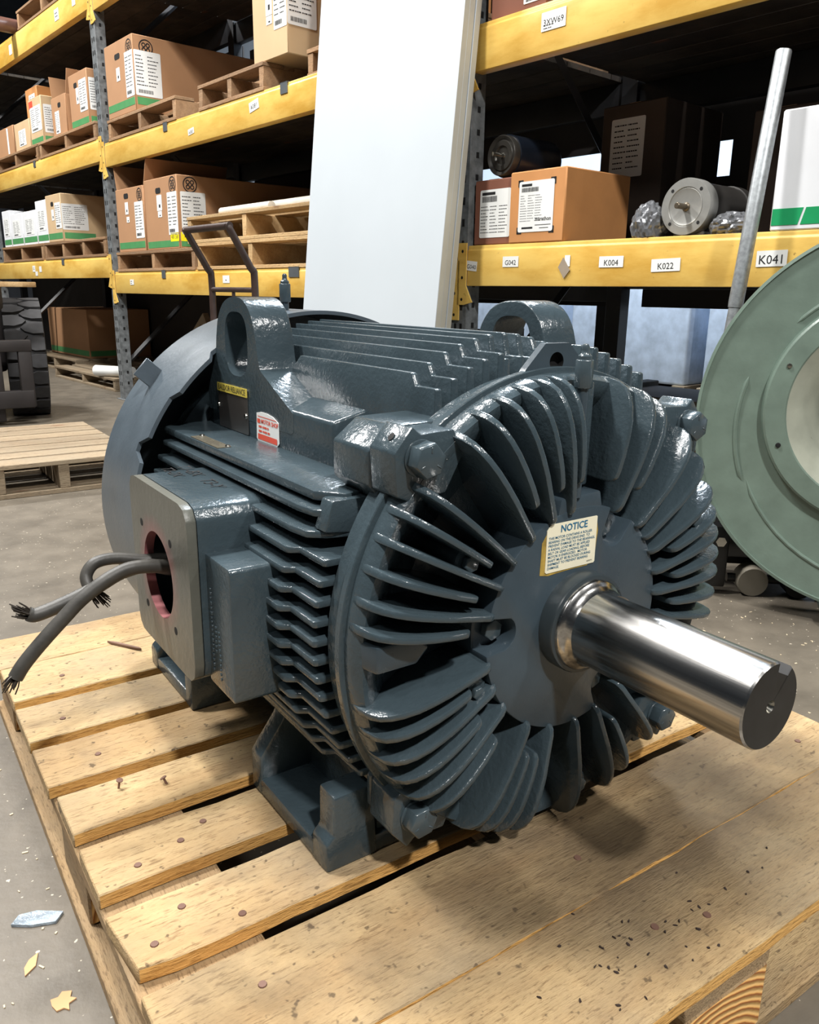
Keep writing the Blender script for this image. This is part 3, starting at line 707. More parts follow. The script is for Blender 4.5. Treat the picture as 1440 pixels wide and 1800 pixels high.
# plates and stickers
Mw = frame_m((-0.1805, 0.5285, 0.466), (0, -1, 0), (0, 0, 1))
sheet('name_plate', [SATIN], mot, Mw, 0.110, 0.066)
Mw2 = frame_m((-0.1815, 0.5285, 0.4935), (0, -1, 0), (0, 0, 1))
sheet('brand_strip', [YELLOW_TAG, INK], mot, Mw2, 0.112, 0.0125, items=[('BALDOR·RELIANCE', 0, 0, 0.0118, 1)])
for y, z in ((0.583, 0.466), (0.480, 0.460)):
    g = G(); g.lathe([(0.0042, -0.1812), (0.0036, -0.1832), (0.0001, -0.1838)], (0, y, z), 'x', 12); g.build('plate_rivet', CHROME, mot)
Mr = frame_m((-0.1805, 0.4085, 0.4525), (0, -1, 0), (0, 0, 1))
ol = [(-0.036, -0.018), (-0.03, -0.022), (0.03, -0.021), (0.036, -0.016), (0.036, 0.012), (0.02, 0.018), (0.0, 0.0205), (-0.02, 0.0205), (-0.034, 0.018)]
sheet('service_sticker', [WHITE, RED], mot, Mr, 0.07, 0.04, outline=ol, items=[('MOTOR SHOP', 0.008, 0.0075, 0.0085, 1, 'CENTER', 0.0002)], blocks=scribble(2, -0.028, 0.03, -0.0095, 0.003, 1, 8, 0.9)+[(-0.032, -0.022, 0.0045, 0.0105, 1), (-0.031, 0.031, -0.0185, -0.0105, 1), (-0.03, 0.03, 0.0135, 0.0145, 1)])
Ms = frame_m((-0.2445, 0.459, 0.4322), (0, -1, 0), (1, 0, 0))
sheet('rating_plate', [m_plain('aged_plate', (128, 122, 106), 0.35, 0.7), INK], mot, Ms, 0.104, 0.019, blocks=scribble(4, -0.04, 0.04, -0.008, 0.008, 1, 4, 0.3, 2))
for y in (0.507, 0.411):
    g = G(); g.lathe([(0.004, 0.4328), (0.003, 0.435), (0.0001, 0.4355)], (-0.2385, y, 0), 'z', 12); g.build('plate_rivet', CHROME, mot)
Mn = frame_m((-0.0165, -0.0128, 0.3715), (1, 0, 0), (0, 0, 1))
Ma = frame_m((-0.0195, -0.01255, 0.3695), (1, 0, 0), (0, 0, 1))
sheet('adhesive_residue', [ADHESIVE], mot, Ma, 0.083, 0.056, th=0.0003, outline=[(-0.042, -0.026), (-0.03, -0.0285), (0.0, -0.027), (0.03, -0.027), (0.041, -0.02), (0.044, 0.012), (0.041, 0.026), (-0.03, 0.026), (-0.041, 0.01)])
nl = ['THIS MOTOR CONTAINS A ROLLER', 'BEARING ON THE DRIVE END. TO', 'PREVENT DAMAGE TO THE BEARINGS,', 'A RADIAL LOAD MUST BE APPLIED', 'BELT OR GEAR LOADING, BEFORE', 'MOTOR IS ENERGIZED.  MOTOR', 'SHAFT MUST BE BLOCKED DURING', 'SHIPMENT TO PREVENT BEARING', 'DAMAGE.']
it = [('NOTICE', 0.002, 0.0205, 0.0112, 1, 'CENTER', 0.0002)]+[(t, -0.0355, 0.0118-0.0042*i, 0.0041, 1, 'LEFT', 0.00003) for i, t in enumerate(nl)]+[('NP0979', 0.029, -0.0235, 0.0026, 2)]
sheet('notice_sticker', [STICKER, TEAL, INK], mot, Mn, 0.0765, 0.0545, items=it, outline=[(-0.036, -0.0272), (0.0365, -0.0272), (0.038, -0.0255), (0.038, 0.0265), (0.037, 0.0275), (-0.0325, 0.0275), (-0.038, 0.021), (-0.038, -0.0255)])

# ------------------------------------------------------------------ pallet rack (local x = depth, y = along the aisle away from the camera)
rack = empty('pallet_rack', 'yellow-beamed pallet rack with scuffed grey uprights along the aisle', 'rack', tuple(RO), (0, 0, TH))
def upright(s, dep, mat, h=3.3, holes=True):
    g = G(); y0, y1 = -s-0.04, -s+0.04
    g.prism([(dep, y0), (dep, y1), (dep+0.07, y1), (dep+0.07, y1-0.012), (dep+0.012, y1-0.012), (dep+0.012, y0+0.012), (dep+0.07, y0+0.012), (dep+0.07, y0)], 'z', 0.006, h)
    g.box(dep-0.02, dep+0.09, y0-0.02, y1+0.02, 0, 0.006)
    u = g.build('upright', mat, rack, bevel=0.002, seg=1)
    if holes:
        g = G(); z = 0.1
        while z < h-0.05:
            for q in (-0.014, 0.016):
                g.box(dep-0.0012, dep+0.003, -s+q-0.006, -s+q+0.006, z, z+0.026)
            g.box(dep+0.030, dep+0.044, y0-0.0012, y0+0.003, z+0.01, z+0.03)
            z += 0.0762
        tag(g.build('punched_slots', DARK, u, smooth=0), kind='stuff')
    return u
for s in (-5.7, -2.85, 0.0, 3.45, 6.3):
    upright(s, 0.0, UPRIGHT); upright(s, 1.0, UPRIGHT_D, holes=False)
upright(3.33-0.05, 1.16, UPRIGHT_D, holes=False)
def brace(s, z0, z1, fl=False):
    g = G(); g.tube([(0.05, -s, z1 if fl else z0), (1.03, -s, z0 if fl else z1)], 0.018, 4); g.build('brace', UPRIGHT_D, rack)
for s in (-2.85, 0.0, 3.45, 6.3):
    for k in range(3): brace(s, 0.25+0.95*k, 1.15+0.95*k, k % 2)
def beam(s0, s1, z0, z1, dep=0.0, front=True, conn=True):
    ya, yb = -s1+0.04, -s0-0.04; sg = 1 if front else -1
    g = G(); h = z1-z0
    pf = [(0.0, z0), (0.0, z1-0.018), (0.004, z1-0.012), (0.004, z1), (0.022, z1), (0.024, z1-0.025), (0.05, z1-0.027), (0.05, z0)]
    g.prism([(dep+x*sg, z) for x, z in pf], 'y', ya, yb); b = g.build('beam', BEAM if front else UPRIGHT_D, rack, bevel=0.0025)
    if conn and front:
        for yy, sd in ((ya, -1), (yb, 1)):
            g = G(); g.prism([(yy, z1+0.01), (yy+sd*0.045, z1+0.01), (yy+sd*0.045, z0-0.07), (yy+sd*0.01, z0-0.07), (yy-sd*0.035, z0-0.06), (yy-sd*0.03, z0-0.052), (yy, z0)], 'x', dep-0.006, dep-0.001)
            for zz in (z1-0.02, z0+0.03, z0-0.05): g.lathe([(0.006, dep-0.0064), (0.0001, dep-0.0066)], (0, yy+sd*0.02, zz), 'x', 10, 1)
            g.build('beam_connector', [BEAM, DARK], b, smooth=0)
    return b
bA1 = beam(-2.85, 0, 0.845, 0.99); bA2 = beam(-2.85, 0, 1.60, 1.74); bA3 = beam(-2.85, 0, 2.51, 2.68)
bD = [beam(-5.7, -2.85, a, b) for a, b in ((0.845, 0.99), (1.60, 1.74), (2.51, 2.68))]
bB1 = beam(0, 3.45, 0.742, 0.883); bB2 = beam(0, 3.45, 1.553, 1.70); bB3 = beam(0, 3.45, 2.48, 2.64)
bC1 = beam(3.45, 6.3, 0.80, 0.945); bC2 = beam(3.45, 6.3, 1.53, 1.68); 
for s0, s1, z0, z1 in ((-2.85, 0, .845, .99), (-2.85, 0, 1.6, 1.74), (-2.85, 0, 2.51, 2.68), (0, 3.45, .742, .883), (0, 3.45, 1.553, 1.7), (0, 3.45, 2.48, 2.64), (3.45, 6.3, .8, .945), (3.45, 6.3, 1.53, 1.68)):
    beam(s0, s1, z0, z1, 1.07, False)
# deck planks lying across the beams of the upper levels
rd = random.Random(11)
def decking(s0, s1, z1, full=True):
    d = link('deck', None, rack); s = s0+0.06
    x = 0.03
    while x < 1.03:
        ww = rd.uniform(0.12, 0.17); x1 = min(x+ww, 1.045)
        g = G(); g.box(x, x1-0.006, -s1+0.06, -s0-0.06, z1-0.024, z1-0.003); g.build('plank', DARKWOOD, d, smooth=0); x = x1
for s0, s1, z1 in ((-2.85, 0, 2.68), (0, 3.45, 2.64), (0, 3.45, 1.70), (3.45, 6.3, 1.68), (-2.85, 0, 1.74), (3.45, 6.3, 0.945), (-5.7, -2.85, 2.68), (-5.7, -2.85, 1.74)): decking(s0, s1, z1)
for s0, s1, z0, z1 in ((-5.65, -2.9, 0.0, 2.5), (-2.8, -0.05, 0.0, 2.5), (0.05, 2.3, 0.0, 2.45), (2.3, 3.38, 0.72, 1.34), (2.3, 3.38, 1.42, 2.45), (3.52, 3.82, 0.72, 2.4), (3.82, 3.89, 0.72, 1.26), (3.82, 3.89, 1.40, 2.4), (3.89, 6.2, 0.72, 2.4)):
    g = G(); g.box(1.125, 1.137, -s1, -s0, z0, z1); g.build('back_panel', PLY, rack, smooth=0)  # dark panels added across the bay backs, gaps left to the next aisle
def clip(b, s, z1, w_=0.05):
    g = G(); g.box(-0.004, -0.001, -s-w_/2, -s+w_/2, z1-0.045, z1+0.004); g.box(-0.004, 0.03, -s-w_/2, -s+w_/2, z1+0.0005, z1+0.004); g.build('beam_clip', CLIP, b, smooth=0)
clip(bB2, 0.98, 1.70); clip(bB2, 2.255, 1.70, 0.06); clip(bB1, 0.83, 0.883); clip(bB1, 2.30, 0.883, 0.09); clip(bA1, -0.98, 0.99); clip(bA2, -1.42, 1.74); clip(bC1, 4.86, 0.945)
def btag(b, s, z, w_, h, txt='', sz=0.03, rot=0.0, blocks=()):
    M = frame_m((-0.0012, -s, z), (0, -1, 0), (0, 0, 1)) @ Matrix.Rotation(rot, 4, 'Z')
    sheet('beam_tag', [WHITE, INK], b, M, w_, h, items=[(txt, 0, -0.004, sz, 1)] if txt else (), blocks=blocks)
btag(bC1, 3.515, 0.872, 0.055, 0.035, 'G040', 0.022, -0.1); btag(bC1, 3.71, 0.884, 0.075, 0.036, 'G042', 0.024); btag(bC1, 4.14, 0.876, 0.092, 0.034, 'K004', 0.026)
btag(bC1, 4.337, 0.863, 0.098, 0.037, 'K022', 0.026, 0.03); btag(bC1, 4.66, 0.875, 0.085, 0.042, 'K041', 0.034, 0.02)
btag(bC1, 3.965, 0.882, 0.022, 0.036)
g = G(); g.prism([(-3.955+0.0, 0.825), (-3.955+0.026, 0.862), (-3.955+0.006, 0.893), (-3.955-0.024, 0.852)], 'x', -0.0045, -0.0015); g.build('peeled_tag', m_plain('tag_back', (150, 136, 118), 0.8), bC1, smooth=0)
btag(bC2, 3.85, 1.622, 0.10, 0.055, '3XW69', 0.026, 0, scribble(2, -0.04, 0.03, -0.024, -0.008, 1, 3))
btag(bB1, 0.33, 0.815, 0.06, 0.034, '', 0.03, 0, scribble(2, -0.02, 0.02, -0.014, 0.012, 1, 3)); btag(bB1, 1.62, 0.83, 0.075, 0.04, '', .03, 0, [(-0.006, 0.004, -0.008, -0.002, 1)])
btag(bA1, -1.72, 0.925, 0.07, 0.05, '', .03, 0, scribble(2, -.02, .02, -.01, .012, 1, 9)); btag(bA1, -1.55, 0.92, 0.06, 0.045); btag(bA1, -1.66, 0.885, 0.06, 0.035)
btag(bA3, -1.72, 2.59, 0.07, 0.07); btag(bA3, -0.62, 2.60, 0.085, 0.07, '', .03, 0, scribble(2, -.03, .03, -.02, .02, 1, 5)); btag(bA3, -0.28, 2.62, 0.06, 0.08)
btag(bB2, 1.30, 1.615, 0.07, 0.03, 'A083', 0.024, 0.1); btag(bB2, 1.98, 1.645, 0.09, 0.045, 'A081', 0.03, 0.15)

# ------------------------------------------------------------------ rack pallets
def rpallet(label, s0, s1, z, h=0.125, depth=1.02, d0=0.0, mat=None, nst=3, loc=None, rot=None, group='wooden pallets on the rack'):
    mat = mat or RACKWOOD
    p = empty('wooden_pallet', label, 'pallet', loc or RK(d0, s0, z), rot or (0, 0, TH), group); L = s1-s0; t = 0.018
    for k in range(nst):
        yy = -L*k/(nst-1); yy = min(max(yy, -L+0.022), -0.022)
        g = G(); g.box(0.004, depth-0.004, yy-0.02, yy+0.02, t, h-t); g.build('stringer', mat, p, bevel=0.002, seg=1)
    nb = 6; bw = 0.12
    for k in range(nb):
        x = (depth-bw)*k/(nb-1); g = G(); g.box(x, x+bw, -L, 0, h-t+0.0003, h); g.build('deck_board', mat, p, bevel=0.0015, seg=1)
    for k in range(3):
        x = (depth-bw)*k/2; g = G(); g.box(x, x+bw, -L, 0, 0, t-0.0003); g.build('bottom_board', mat, p, bevel=0.0015, seg=1)
    return p
rpallet('brown pallet under the big labelled carton on the middle rack beam', 0.12, 1.12, 1.70, 0.125)
rpallet('tilted brown pallet beside the big carton on the middle rack beam', 1.40, 2.07, 1.70, 0.125, rot=(0, 0, TH))
rpallet('brown pallet under the green striped carton beside the white board', 2.40, 3.3, 1.70, 0.115, d0=0.03)
rpallet('brown pallet under the twin cartons on the lower middle beam', 0.10, 1.25, 0.883, 0.125)
P_ = rpallet('lower fresh pallet of the stack of two beside the white board', 1.28, 2.48, 0.883, 0.145, mat=FRESHWOOD)
rpallet('upper fresh pallet of the stack of two beside the white board', 1.18, 2.48, 1.029, 0.145, mat=FRESHWOOD)
rpallet('brown pallet under small cartons on the far upper shelf, nearest the upright', -1.28, -0.10, 1.74, 0.118)
rpallet('brown pallet under small cartons on the far upper shelf, farther from the upright', -2.5, -1.33, 1.74, 0.118)
rpallet('brown pallet under white cartons on the far lower shelf, nearest the upright', -1.40, -0.09, 0.99, 0.13, nst=4)
rpallet('brown pallet under white cartons on the far lower shelf, farther from the upright', -2.6, -1.45, 0.99, 0.13)
rpallet('brown pallet high on the far top shelf', -1.5, -0.35, 2.68, 0.13)
# ------------------------------------------------------------------ cartons
def carton(label, s0, s1, z0, z1, depth, d0=0.0, mat=None, front=(), side=(), hand=None, stripe=None, logo=None, flaps=False, name='cardboard_box', group=None, cat='box', rot=0.0):
    L, H = s1-s0, z1-z0
    b = empty(name, label, cat, RK(d0, s0, z0+0.0006), (0, 0, TH+rot), group)
    g = G()
    if flaps:
        t = 0.006
        g.box(0, t, -L, 0, 0, H); g.box(depth-t, depth, -L, 0, 0, H); g.box(t, depth-t, -t, 0, 0, H); g.box(t, depth-t, -L, -L+t, 0, H); g.box(t, depth-t, -L+t, -t, 0, t)
    else: g.box(0, depth, -L, 0, 0, H)
    g.build('carton_body', mat or CARD, b, bevel=0.004, seg=1)
    if flaps:
        fh = min(0.16, depth*0.4)
        g = G(); M = Matrix.Translation((0, 0, H)) @ Matrix.Rotation(R_(-12), 4, 'X'); g.box(0.01, depth*0.6, -0.006, 0, 0, fh, 0, M); g.build('flap', mat or CARD, b, smooth=0)
        g = G(); M = Matrix.Translation((0, -L, H)) @ Matrix.Rotation(R_(20), 4, 'X'); g.box(0.01, depth*0.6, 0, 0.006, 0, fh, 0, M); g.build('flap', mat or CARD, b, smooth=0)
    else:
        g = G(); g.box(0.002, depth-0.002, -L/2-0.024, -L/2+0.024, H, H+0.0006); g.build('tape_strip', m_tape(), b, smooth=0)
    Mf = lambda u, v: frame_m((-0.0006, -u, v), (0, -1, 0), (0, 0, 1))          # on the front, u from the left edge
    Md = lambda u, v: frame_m((u, -L-0.0006, v), (1, 0, 0), (0, 0, 1))          # on the side facing the camera, u from the front edge
    sd = [len(label)]
    def lab(fn, u, v, w_, h, kind='lab'):
        sd[0] += 1
        if kind == 'lab': bl = scribble(9, -w_*.44, w_*.44, -h*.30, h*.42, 1, sd[0], 0.5, 2)+barcode(-w_*.4, w_*.15, -h*.44, -h*.36, 1, sd[0])
        elif kind == 'plain': bl = [(-w_*.1, w_*.2, -h*.3, -h*.1, 1)]
        else: bl = ()
        sheet('shipping_label', [YELLOW if kind == 'yellow' else RED if kind == 'red' else WHITE, INK], b, fn(u, v), w_, h, items=[('4X 58', 0, 0, h*.7, 1)] if kind == 'yellow' else (), blocks=bl)
    for a in front: lab(Mf, *a)
    for a in side: lab(Md, *a)
    if hand:
        u, v, w_ = hand; g = G(); g.prism(rrect(-u-w_/2, -u+w_/2, v-0.016, v+0.016, 0.012, 3), 'x', -0.0012, 0.002); g.build('hand_hole', DARK, b, smooth=0)
    if stripe:
        z, h, mt = stripe
        g = G(); g.box(-0.001, 0.001, -L+0.012, -0.012, z, z+h); g.box(0.012, min(0.25, depth), -L-0.001, -L+0.001, z, z+h); g.build('printed_stripe', mt, b, smooth=0)
    if logo:
        v, r = logo; g = G()
        for M in (Mf(L-0.055, v), Md(0.085, v)):
            g.ring(circ(0, 0, r, 24), circ(0, 0, r*.86, 24), 'z', 0, 0.0006, 0, None, M)
            for dx, dy in ((-.3, .3), (.3, .3), (-.3, -.3), (.3, -.3)): g.ring(circ(dx*r, dy*r, r*.3, 12), circ(dx*r, dy*r, r*.17, 12), 'z', 0, 0.0006, 0, None, M)
        g.build('printed_emblem', INK, b, smooth=0)
    return b
def m_tape():
    return bpy.data.materials.get('kraft_tape') or m_plain('kraft_tape', (176, 138, 96), 0.35)
# bay B, middle level
carton('big brown carton with black emblem and wrapped label beside the grey upright', 0.15, 0.585, 1.825, 2.245, 1.0, 0.005, CARD, front=[(0.37, 0.21, 0.12, 0.25), (0.20, 0.235, 0.055, 0.075, 'plain')], side=[(0.09, 0.21, 0.17, 0.25)], hand=(0.20, 0.335, 0.08), stripe=(0.035, 0.042, GREEN), logo=(0.355, 0.045))
carton('tan carton with wrapped label on the tilted pallet near the white board', 1.96, 2.265, 1.826, 2.24, 0.42, 0.02, CARD_L, front=[(0.245, 0.24, 0.11, 0.25), (0.15, 0.24, 0.055, 0.11, 'plain'), (0.15, 0.165, 0.05, 0.035, 'plain')], side=[(0.08, 0.24, 0.16, 0.24)], hand=(0.15, 0.335, 0.07), logo=(0.31, 0.045))
carton('orange brown carton with green stripe half hidden by the white board', 2.43, 2.9, 1.816, 2.3, 0.6, 0.09, CARD_O, stripe=(0.015, 0.045, GREEN))
# bay B, lower level
carton('open brown carton beside the upright on the lower middle beam', 0.14, 0.575, 1.008, 1.40, 0.95, 0.01, CARD, front=[(0.36, 0.19, 0.13, 0.22), (0.17, 0.27, 0.05, 0.075, 'plain'), (0.18, 0.20, 0.045, 0.035, 'plain')], hand=(0.17, 0.345, 0.07), stripe=(0.02, 0.04, GREEN), flaps=True, logo=(0.34, 0.04))
carton('brown carton with yellow label end beside the fresh pallets', 0.60, 1.055, 1.008, 1.42, 0.95, 0.01, CARD, front=[(0.385, 0.20, 0.13, 0.24), (0.21, 0.27, 0.07, 0.09, 'plain'), (0.21, 0.205, 0.055, 0.035, 'plain'), (0.395, 0.067, 0.11, 0.05, 'yellow')], side=[(0.1, 0.2, 0.16, 0.24), (0.075, 0.067, 0.13, 0.05, 'yellow')], hand=(0.20, 0.34, 0.07), stripe=(0.012, 0.038, GREEN), logo=(0.36, 0.045))
# bay A, middle level
carton('tan carton with tall white label beside the upright on the far upper shelf', -0.575, -0.225, 1.859, 2.205, 0.5, 0.02, CARD, front=[(0.265, 0.19, 0.14, 0.2), (0.16, 0.2, 0.05, 0.1, 'plain')], side=[(0.08, 0.19, 0.14, 0.2)], hand=(0.13, 0.27, 0.06), stripe=(0.01, 0.04, GREEN))
carton('open tan carton with raised flaps on the far upper shelf', -0.97, -0.67, 1.859, 2.12, 0.5, 0.02, CARD, front=[(0.11, 0.09, 0.09, 0.15)], hand=(0.17, 0.2, 0.06), flaps=True)
carton('pale carton with red tag and white labels on the far upper shelf', -1.50, -1.20, 1.859, 2.19, 0.5, 0.02, CARD_L, front=[(0.16, 0.18, 0.25, 0.18), (0.06, 0.29, 0.09, 0.05, 'red')], side=[(0.1, 0.17, 0.17, 0.2)], stripe=(0.01, 0.035, GREEN), hand=(0.1, 0.255, 0.05))
carton('plain pale carton beneath the orange one on the far upper shelf', -1.92, -1.52, 1.859, 2.07, 0.45, 0.02, CARD_L, front=[(0.2, 0.09, 0.18, 0.12)])
carton('orange carton stacked on the plain pale carton of the far shelf', -1.80, -1.515, 2.0705, 2.32, 0.42, 0.10, CARD_O, front=[(0.16, 0.12, 0.15, 0.16)])
carton('brown carton with yellow stripe at the left end of the far shelf', -2.45, -1.96, 1.859, 2.08, 0.5, 0.02, CARD, front=[(0.33, 0.11, 0.04, 0.2, 'yellow2')])
# bay A, lower level
carton('tall tan carton with wide white label on the far lower shelf', -1.29, -0.945, 1.121, 1.47, 0.95, 0.01, CARD_L, front=[(0.27, 0.19, 0.13, 0.19), (0.15, 0.2, 0.06, 0.08, 'plain')], side=[(0.1, 0.18, 0.2, 0.19)], hand=(0.15, 0.28, 0.06), stripe=(0.02, 0.045, GREEN))
for a, (s0, s1, h, lb) in enumerate(((-2.56, -2.33, 0.31, 'leftmost small white carton on the far lower shelf'), (-2.32, -1.98, 0.27, 'second small white carton on the far lower shelf'), (-1.97, -1.60, 0.27, 'third small white carton on the far lower shelf'), (-1.59, -1.31, 0.33, 'narrow white carton against the tall tan one'))):
    carton(lb, s0, s1, 1.121, 1.121+h, 0.4, 0.02, CARD_W, front=[((s1-s0)*.5, h*.55, (s1-s0)*.6, h*.5)], stripe=(0.02, 0.045, GREEN), group='white cartons on the far lower shelf')
# rolls on the fresh pallets
for i, (s0, s1, dd, r, lb) in enumerate(((1.42, 1.95, 0.10, 0.022, 'thin white paper roll on the fresh pallets, nearest the aisle'), (1.60, 2.4, 0.19, 0.030, 'long white wrapped roll behind the thin roll'))):
    g = G(); L = s1-s0; g.lathe([(r*.8, -0.001), (r, 0.0), (r, L), (r*.8, L+0.001)], (0, -L, 0), 'y', 20); 
    o = g.build('paper_roll', ROLL, loc=RK(dd, s0, 1.1745+r), rot=(0, 0, TH)); tag(o, lb, 'roll')
# bay C lower shelf
bx = carton('kraft carton with framed white shipping label on the near yellow beam', 3.690, 3.937, 0.945, 1.180, 0.36, 0.003, CARD_O)
M = frame_m((-0.0008, -0.122, 0.118), (0, -1, 0), (0, 0, 1))
sheet('shipping_label', [WHITE, INK], bx, M, 0.155, 0.165, items=[('marathon', 0.035, -0.042, 0.018, 1, 'CENTER', 0.0003)], blocks=barcode(-0.066, 0.01, 0.048, 0.062, 1, 4, 34)+scribble(11, -0.07, 0.03, -0.05, 0.04, 1, 31, 0.34, 3)+[(-0.066, -0.02, 0.066, 0.074, 1), (-0.06, -0.01, -0.072, -0.066, 1), (0.0, 0.07, -0.062, -0.060, 1), (0.02, 0.06, -0.072, -0.070, 1)])
g = G()
for cx, cy, a, b in ((-0.083, 0.088, 1, -1), (0.083, 0.088, -1, -1), (-0.083, -0.088, 1, 1), (0.083, -0.088, -1, 1)):
    for (w_, h) in ((0.022, 0.006), (0.006, 0.022)):
        x0, x1 = sorted((cx, cx+a*w_)); y0, y1 = sorted((cy, cy+b*h)); g.box(x0, x1, y0, y1, -0.0002, 0.0002, 0, M)
g.build('corner_marks', INK, bx, smooth=0)
bx = carton('dark brown carton left of the kraft carton beneath the dark motor', 3.50, 3.684, 0.945, 1.170, 0.40, 0.02, CARD_D)
M = frame_m((-0.0008, -0.105, 0.108), (0, -1, 0), (0, 0, 1))
sheet('shipping_label', [WHITE, INK], bx, M, 0.15, 0.165, blocks=barcode(-0.065, 0.01, 0.04, 0.06, 1, 14, 30)+scribble(9, -0.07, 0.065, -0.07, 0.03, 1, 12, 0.45, 3)+[(-0.065, 0.0, 0.064, 0.074, 1)])
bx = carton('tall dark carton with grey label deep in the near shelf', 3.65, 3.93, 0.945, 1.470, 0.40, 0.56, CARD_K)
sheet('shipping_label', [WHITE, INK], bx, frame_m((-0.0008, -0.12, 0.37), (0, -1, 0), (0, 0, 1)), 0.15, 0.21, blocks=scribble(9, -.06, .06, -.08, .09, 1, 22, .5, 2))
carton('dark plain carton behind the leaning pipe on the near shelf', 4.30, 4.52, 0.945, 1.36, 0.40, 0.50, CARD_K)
bx = carton('white carton with green panels and black print on the near shelf', 4.640, 5.10, 0.945, 1.245, 0.38, 0.004, CARD_W)
g = G(); gy = 0.014
for k in range(5):
    u0 = 0.004+0.078*k; g.prism([(-(u0), gy), (-(u0+0.071), gy), (-(u0+0.082), gy+0.042), (-(u0+0.011), gy+0.042)] if k else [(-u0, gy), (-(u0+0.071), gy), (-(u0+0.082), gy+0.042), (-u0, gy+0.042)], 'x', -0.0012, 0.001)
g.build('green_panels', GREEN_B, bx, smooth=0)
sheet('shipping_label', [WHITE, INK], bx, frame_m((-0.0008, -0.25, 0.165), (0, -1, 0), (0, 0, 1)), 0.20, 0.20, items=[('T2P', -0.075, 0.075, 0.026, 1, 'LEFT', 0.0004)], blocks=scribble(9, -.09, .07, -.02, .055, 1, 9, .6)+barcode(-.09, .08, -.042, -.028, 1, 5, 30)+barcode(-.09, .08, -.066, -.052, 1, 6, 30)+scribble(2, -.09, .06, -.092, -.074, 1, 2, .6))
carton('brown carton with white label on the near top beam behind the board', 3.55, 3.80, 1.68, 1.95, 0.4, 0.02, CARD_D, front=[(0.2, 0.06, 0.1, 0.08)])

# ------------------------------------------------------------------ small motors on the near shelf
sm = empty('small_motor', 'small grey flanged motor in torn plastic on the near shelf', 'motor', RK(0.03, 4.365, 0.945), (0, 0, TH), 'small motors on the near shelf')
g = G(); R0 = 0.079; cz = 0.083
g.lathe([(0.0001, 0.004), (0.045, 0.004), (0.052, 0.0015), (0.054, 0.003), (0.056, 0.0), (R0, 0.0), (R0+0.001, 0.002), (R0+0.001, 0.045), (0.074, 0.047), (0.05, 0.048)], (0, 0, cz), 'x', 56); g.build('c_face_flange', GREYMOTOR, sm)
g = G(); g.lathe([(0.05, 0.046), (0.0735, 0.047), (0.0735, 0.22), (0.0735, 0.235), (0.077, 0.236), (0.077, 0.275), (0.062, 0.285), (0.0001, 0.286)], (0, 0, cz), 'x', 48); g.build('motor_shell', m_plain('dark_motor_shell', (58, 56, 54), 0.4, 0.2), sm)
g = G(); g.lathe([(0.014, 0.006), (0.0115, 0.0), (0.0085, -0.002), (0.0085, -0.046), (0.007, -0.0475), (0.0001, -0.0475)], (0, 0, cz), 'x', 20); g.build('shaft', m_plain('rusted_shaft', (110, 100, 86), 0.4, 0.7), sm)
for a in (45, 135, 225, 315):
    g = G(); g.lathe([(0.0052, -0.0004), (0.0001, -0.0005)], (0, 0.0655*math.cos(R_(a)), cz+0.0655*math.sin(R_(a))), 'x', 12); g.build('bolt_hole', DARK, sm, smooth=0)
g = G(); g.box(0.03, 0.2, -0.05, 0.05, 0.0, 0.014); g.build('mounting_base', GREYMOTOR, sm, bevel=0.002)
def crumple(name, label, pts, sx, sy, sz, seed, mat, cat):
    bm = bmesh.new(); bmesh.ops.create_icosphere(bm, subdivisions=4, radius=1)
    r = random.Random(seed); ph = [(Vector((r.uniform(-1, 1), r.uniform(-1, 1), r.uniform(-1, 1))).normalized(), r.uniform(2, 6), r.uniform(0, 6)) for _ in range(14)]
    for v in bm.verts:
        n0 = v.co.normalized(); k = 1+sum(0.055*abs(math.sin(f*(n0.dot(a))*2+p)) for a, f, p in ph)-0.35
        v.co = Vector((n0.x*sx*k, n0.y*sy*k, max(n0.z*sz*k, -sz*0.55)+sz*0.55))
    me = bpy.data.meshes.new(name); bm.to_mesh(me); bm.free(); me.materials.append(mat)
    o = link(name, me, None, pts, (0, 0, TH)); tag(o, label, cat); return o
crumple('plastic_bag', 'crumpled silver grey plastic bag left of the small flanged motor', RK(0.05, 4.235, 0.9455), 0.05, 0.045, 0.062, 3, FOIL, 'plastic bag')
crumple('plastic_bag', 'crumpled grey plastic bag right of the small flanged motor', RK(0.07, 4.50, 0.9455), 0.05, 0.055, 0.038, 8, FOIL, 'plastic bag')
dm = empty('small_motor', 'small dark navy motor lying on the dark brown carton', 'motor', RK(0.06, 3.585, 1.1715), (0, 0, TH), 'small motors on the near shelf')
g = G(); cz = 0.083; g.lathe([(0.0001, 0.01), (0.03, 0.01), (0.034, 0.004), (0.05, 0.003), (0.053, 0.008), (0.058, 0.004), (0.066, 0.0), (0.069, 0.004), (0.069, 0.03)], (0, 0, cz), 'x', 40); g.build('end_bell', m_plain('dark_bell', (60, 58, 54), 0.4, 0.4), dm)
g = G(); g.lathe([(0.05, 0.028), (0.0735, 0.03), (0.0735, 0.25), (0.06, 0.27), (0.0001, 0.27)], (0, 0, cz), 'x', 40); g.build('motor_shell', NAVY, dm)
g = G(); g.lathe([(0.012, 0.012), (0.0075, 0.006), (0.0075, -0.045), (0.0001, -0.046)], (0, 0, cz), 'x', 16); g.build('shaft', CHROME, dm)
g = G(); g.box(0.04, 0.2, -0.06, 0.06, 0.0, 0.012); g.box(0.06, 0.07, -0.045, 0.045, 0.01, 0.05); g.box(0.17, 0.18, -0.045, 0.045, 0.01, 0.05); g.build('mounting_base', NAVY, dm, bevel=0.002)

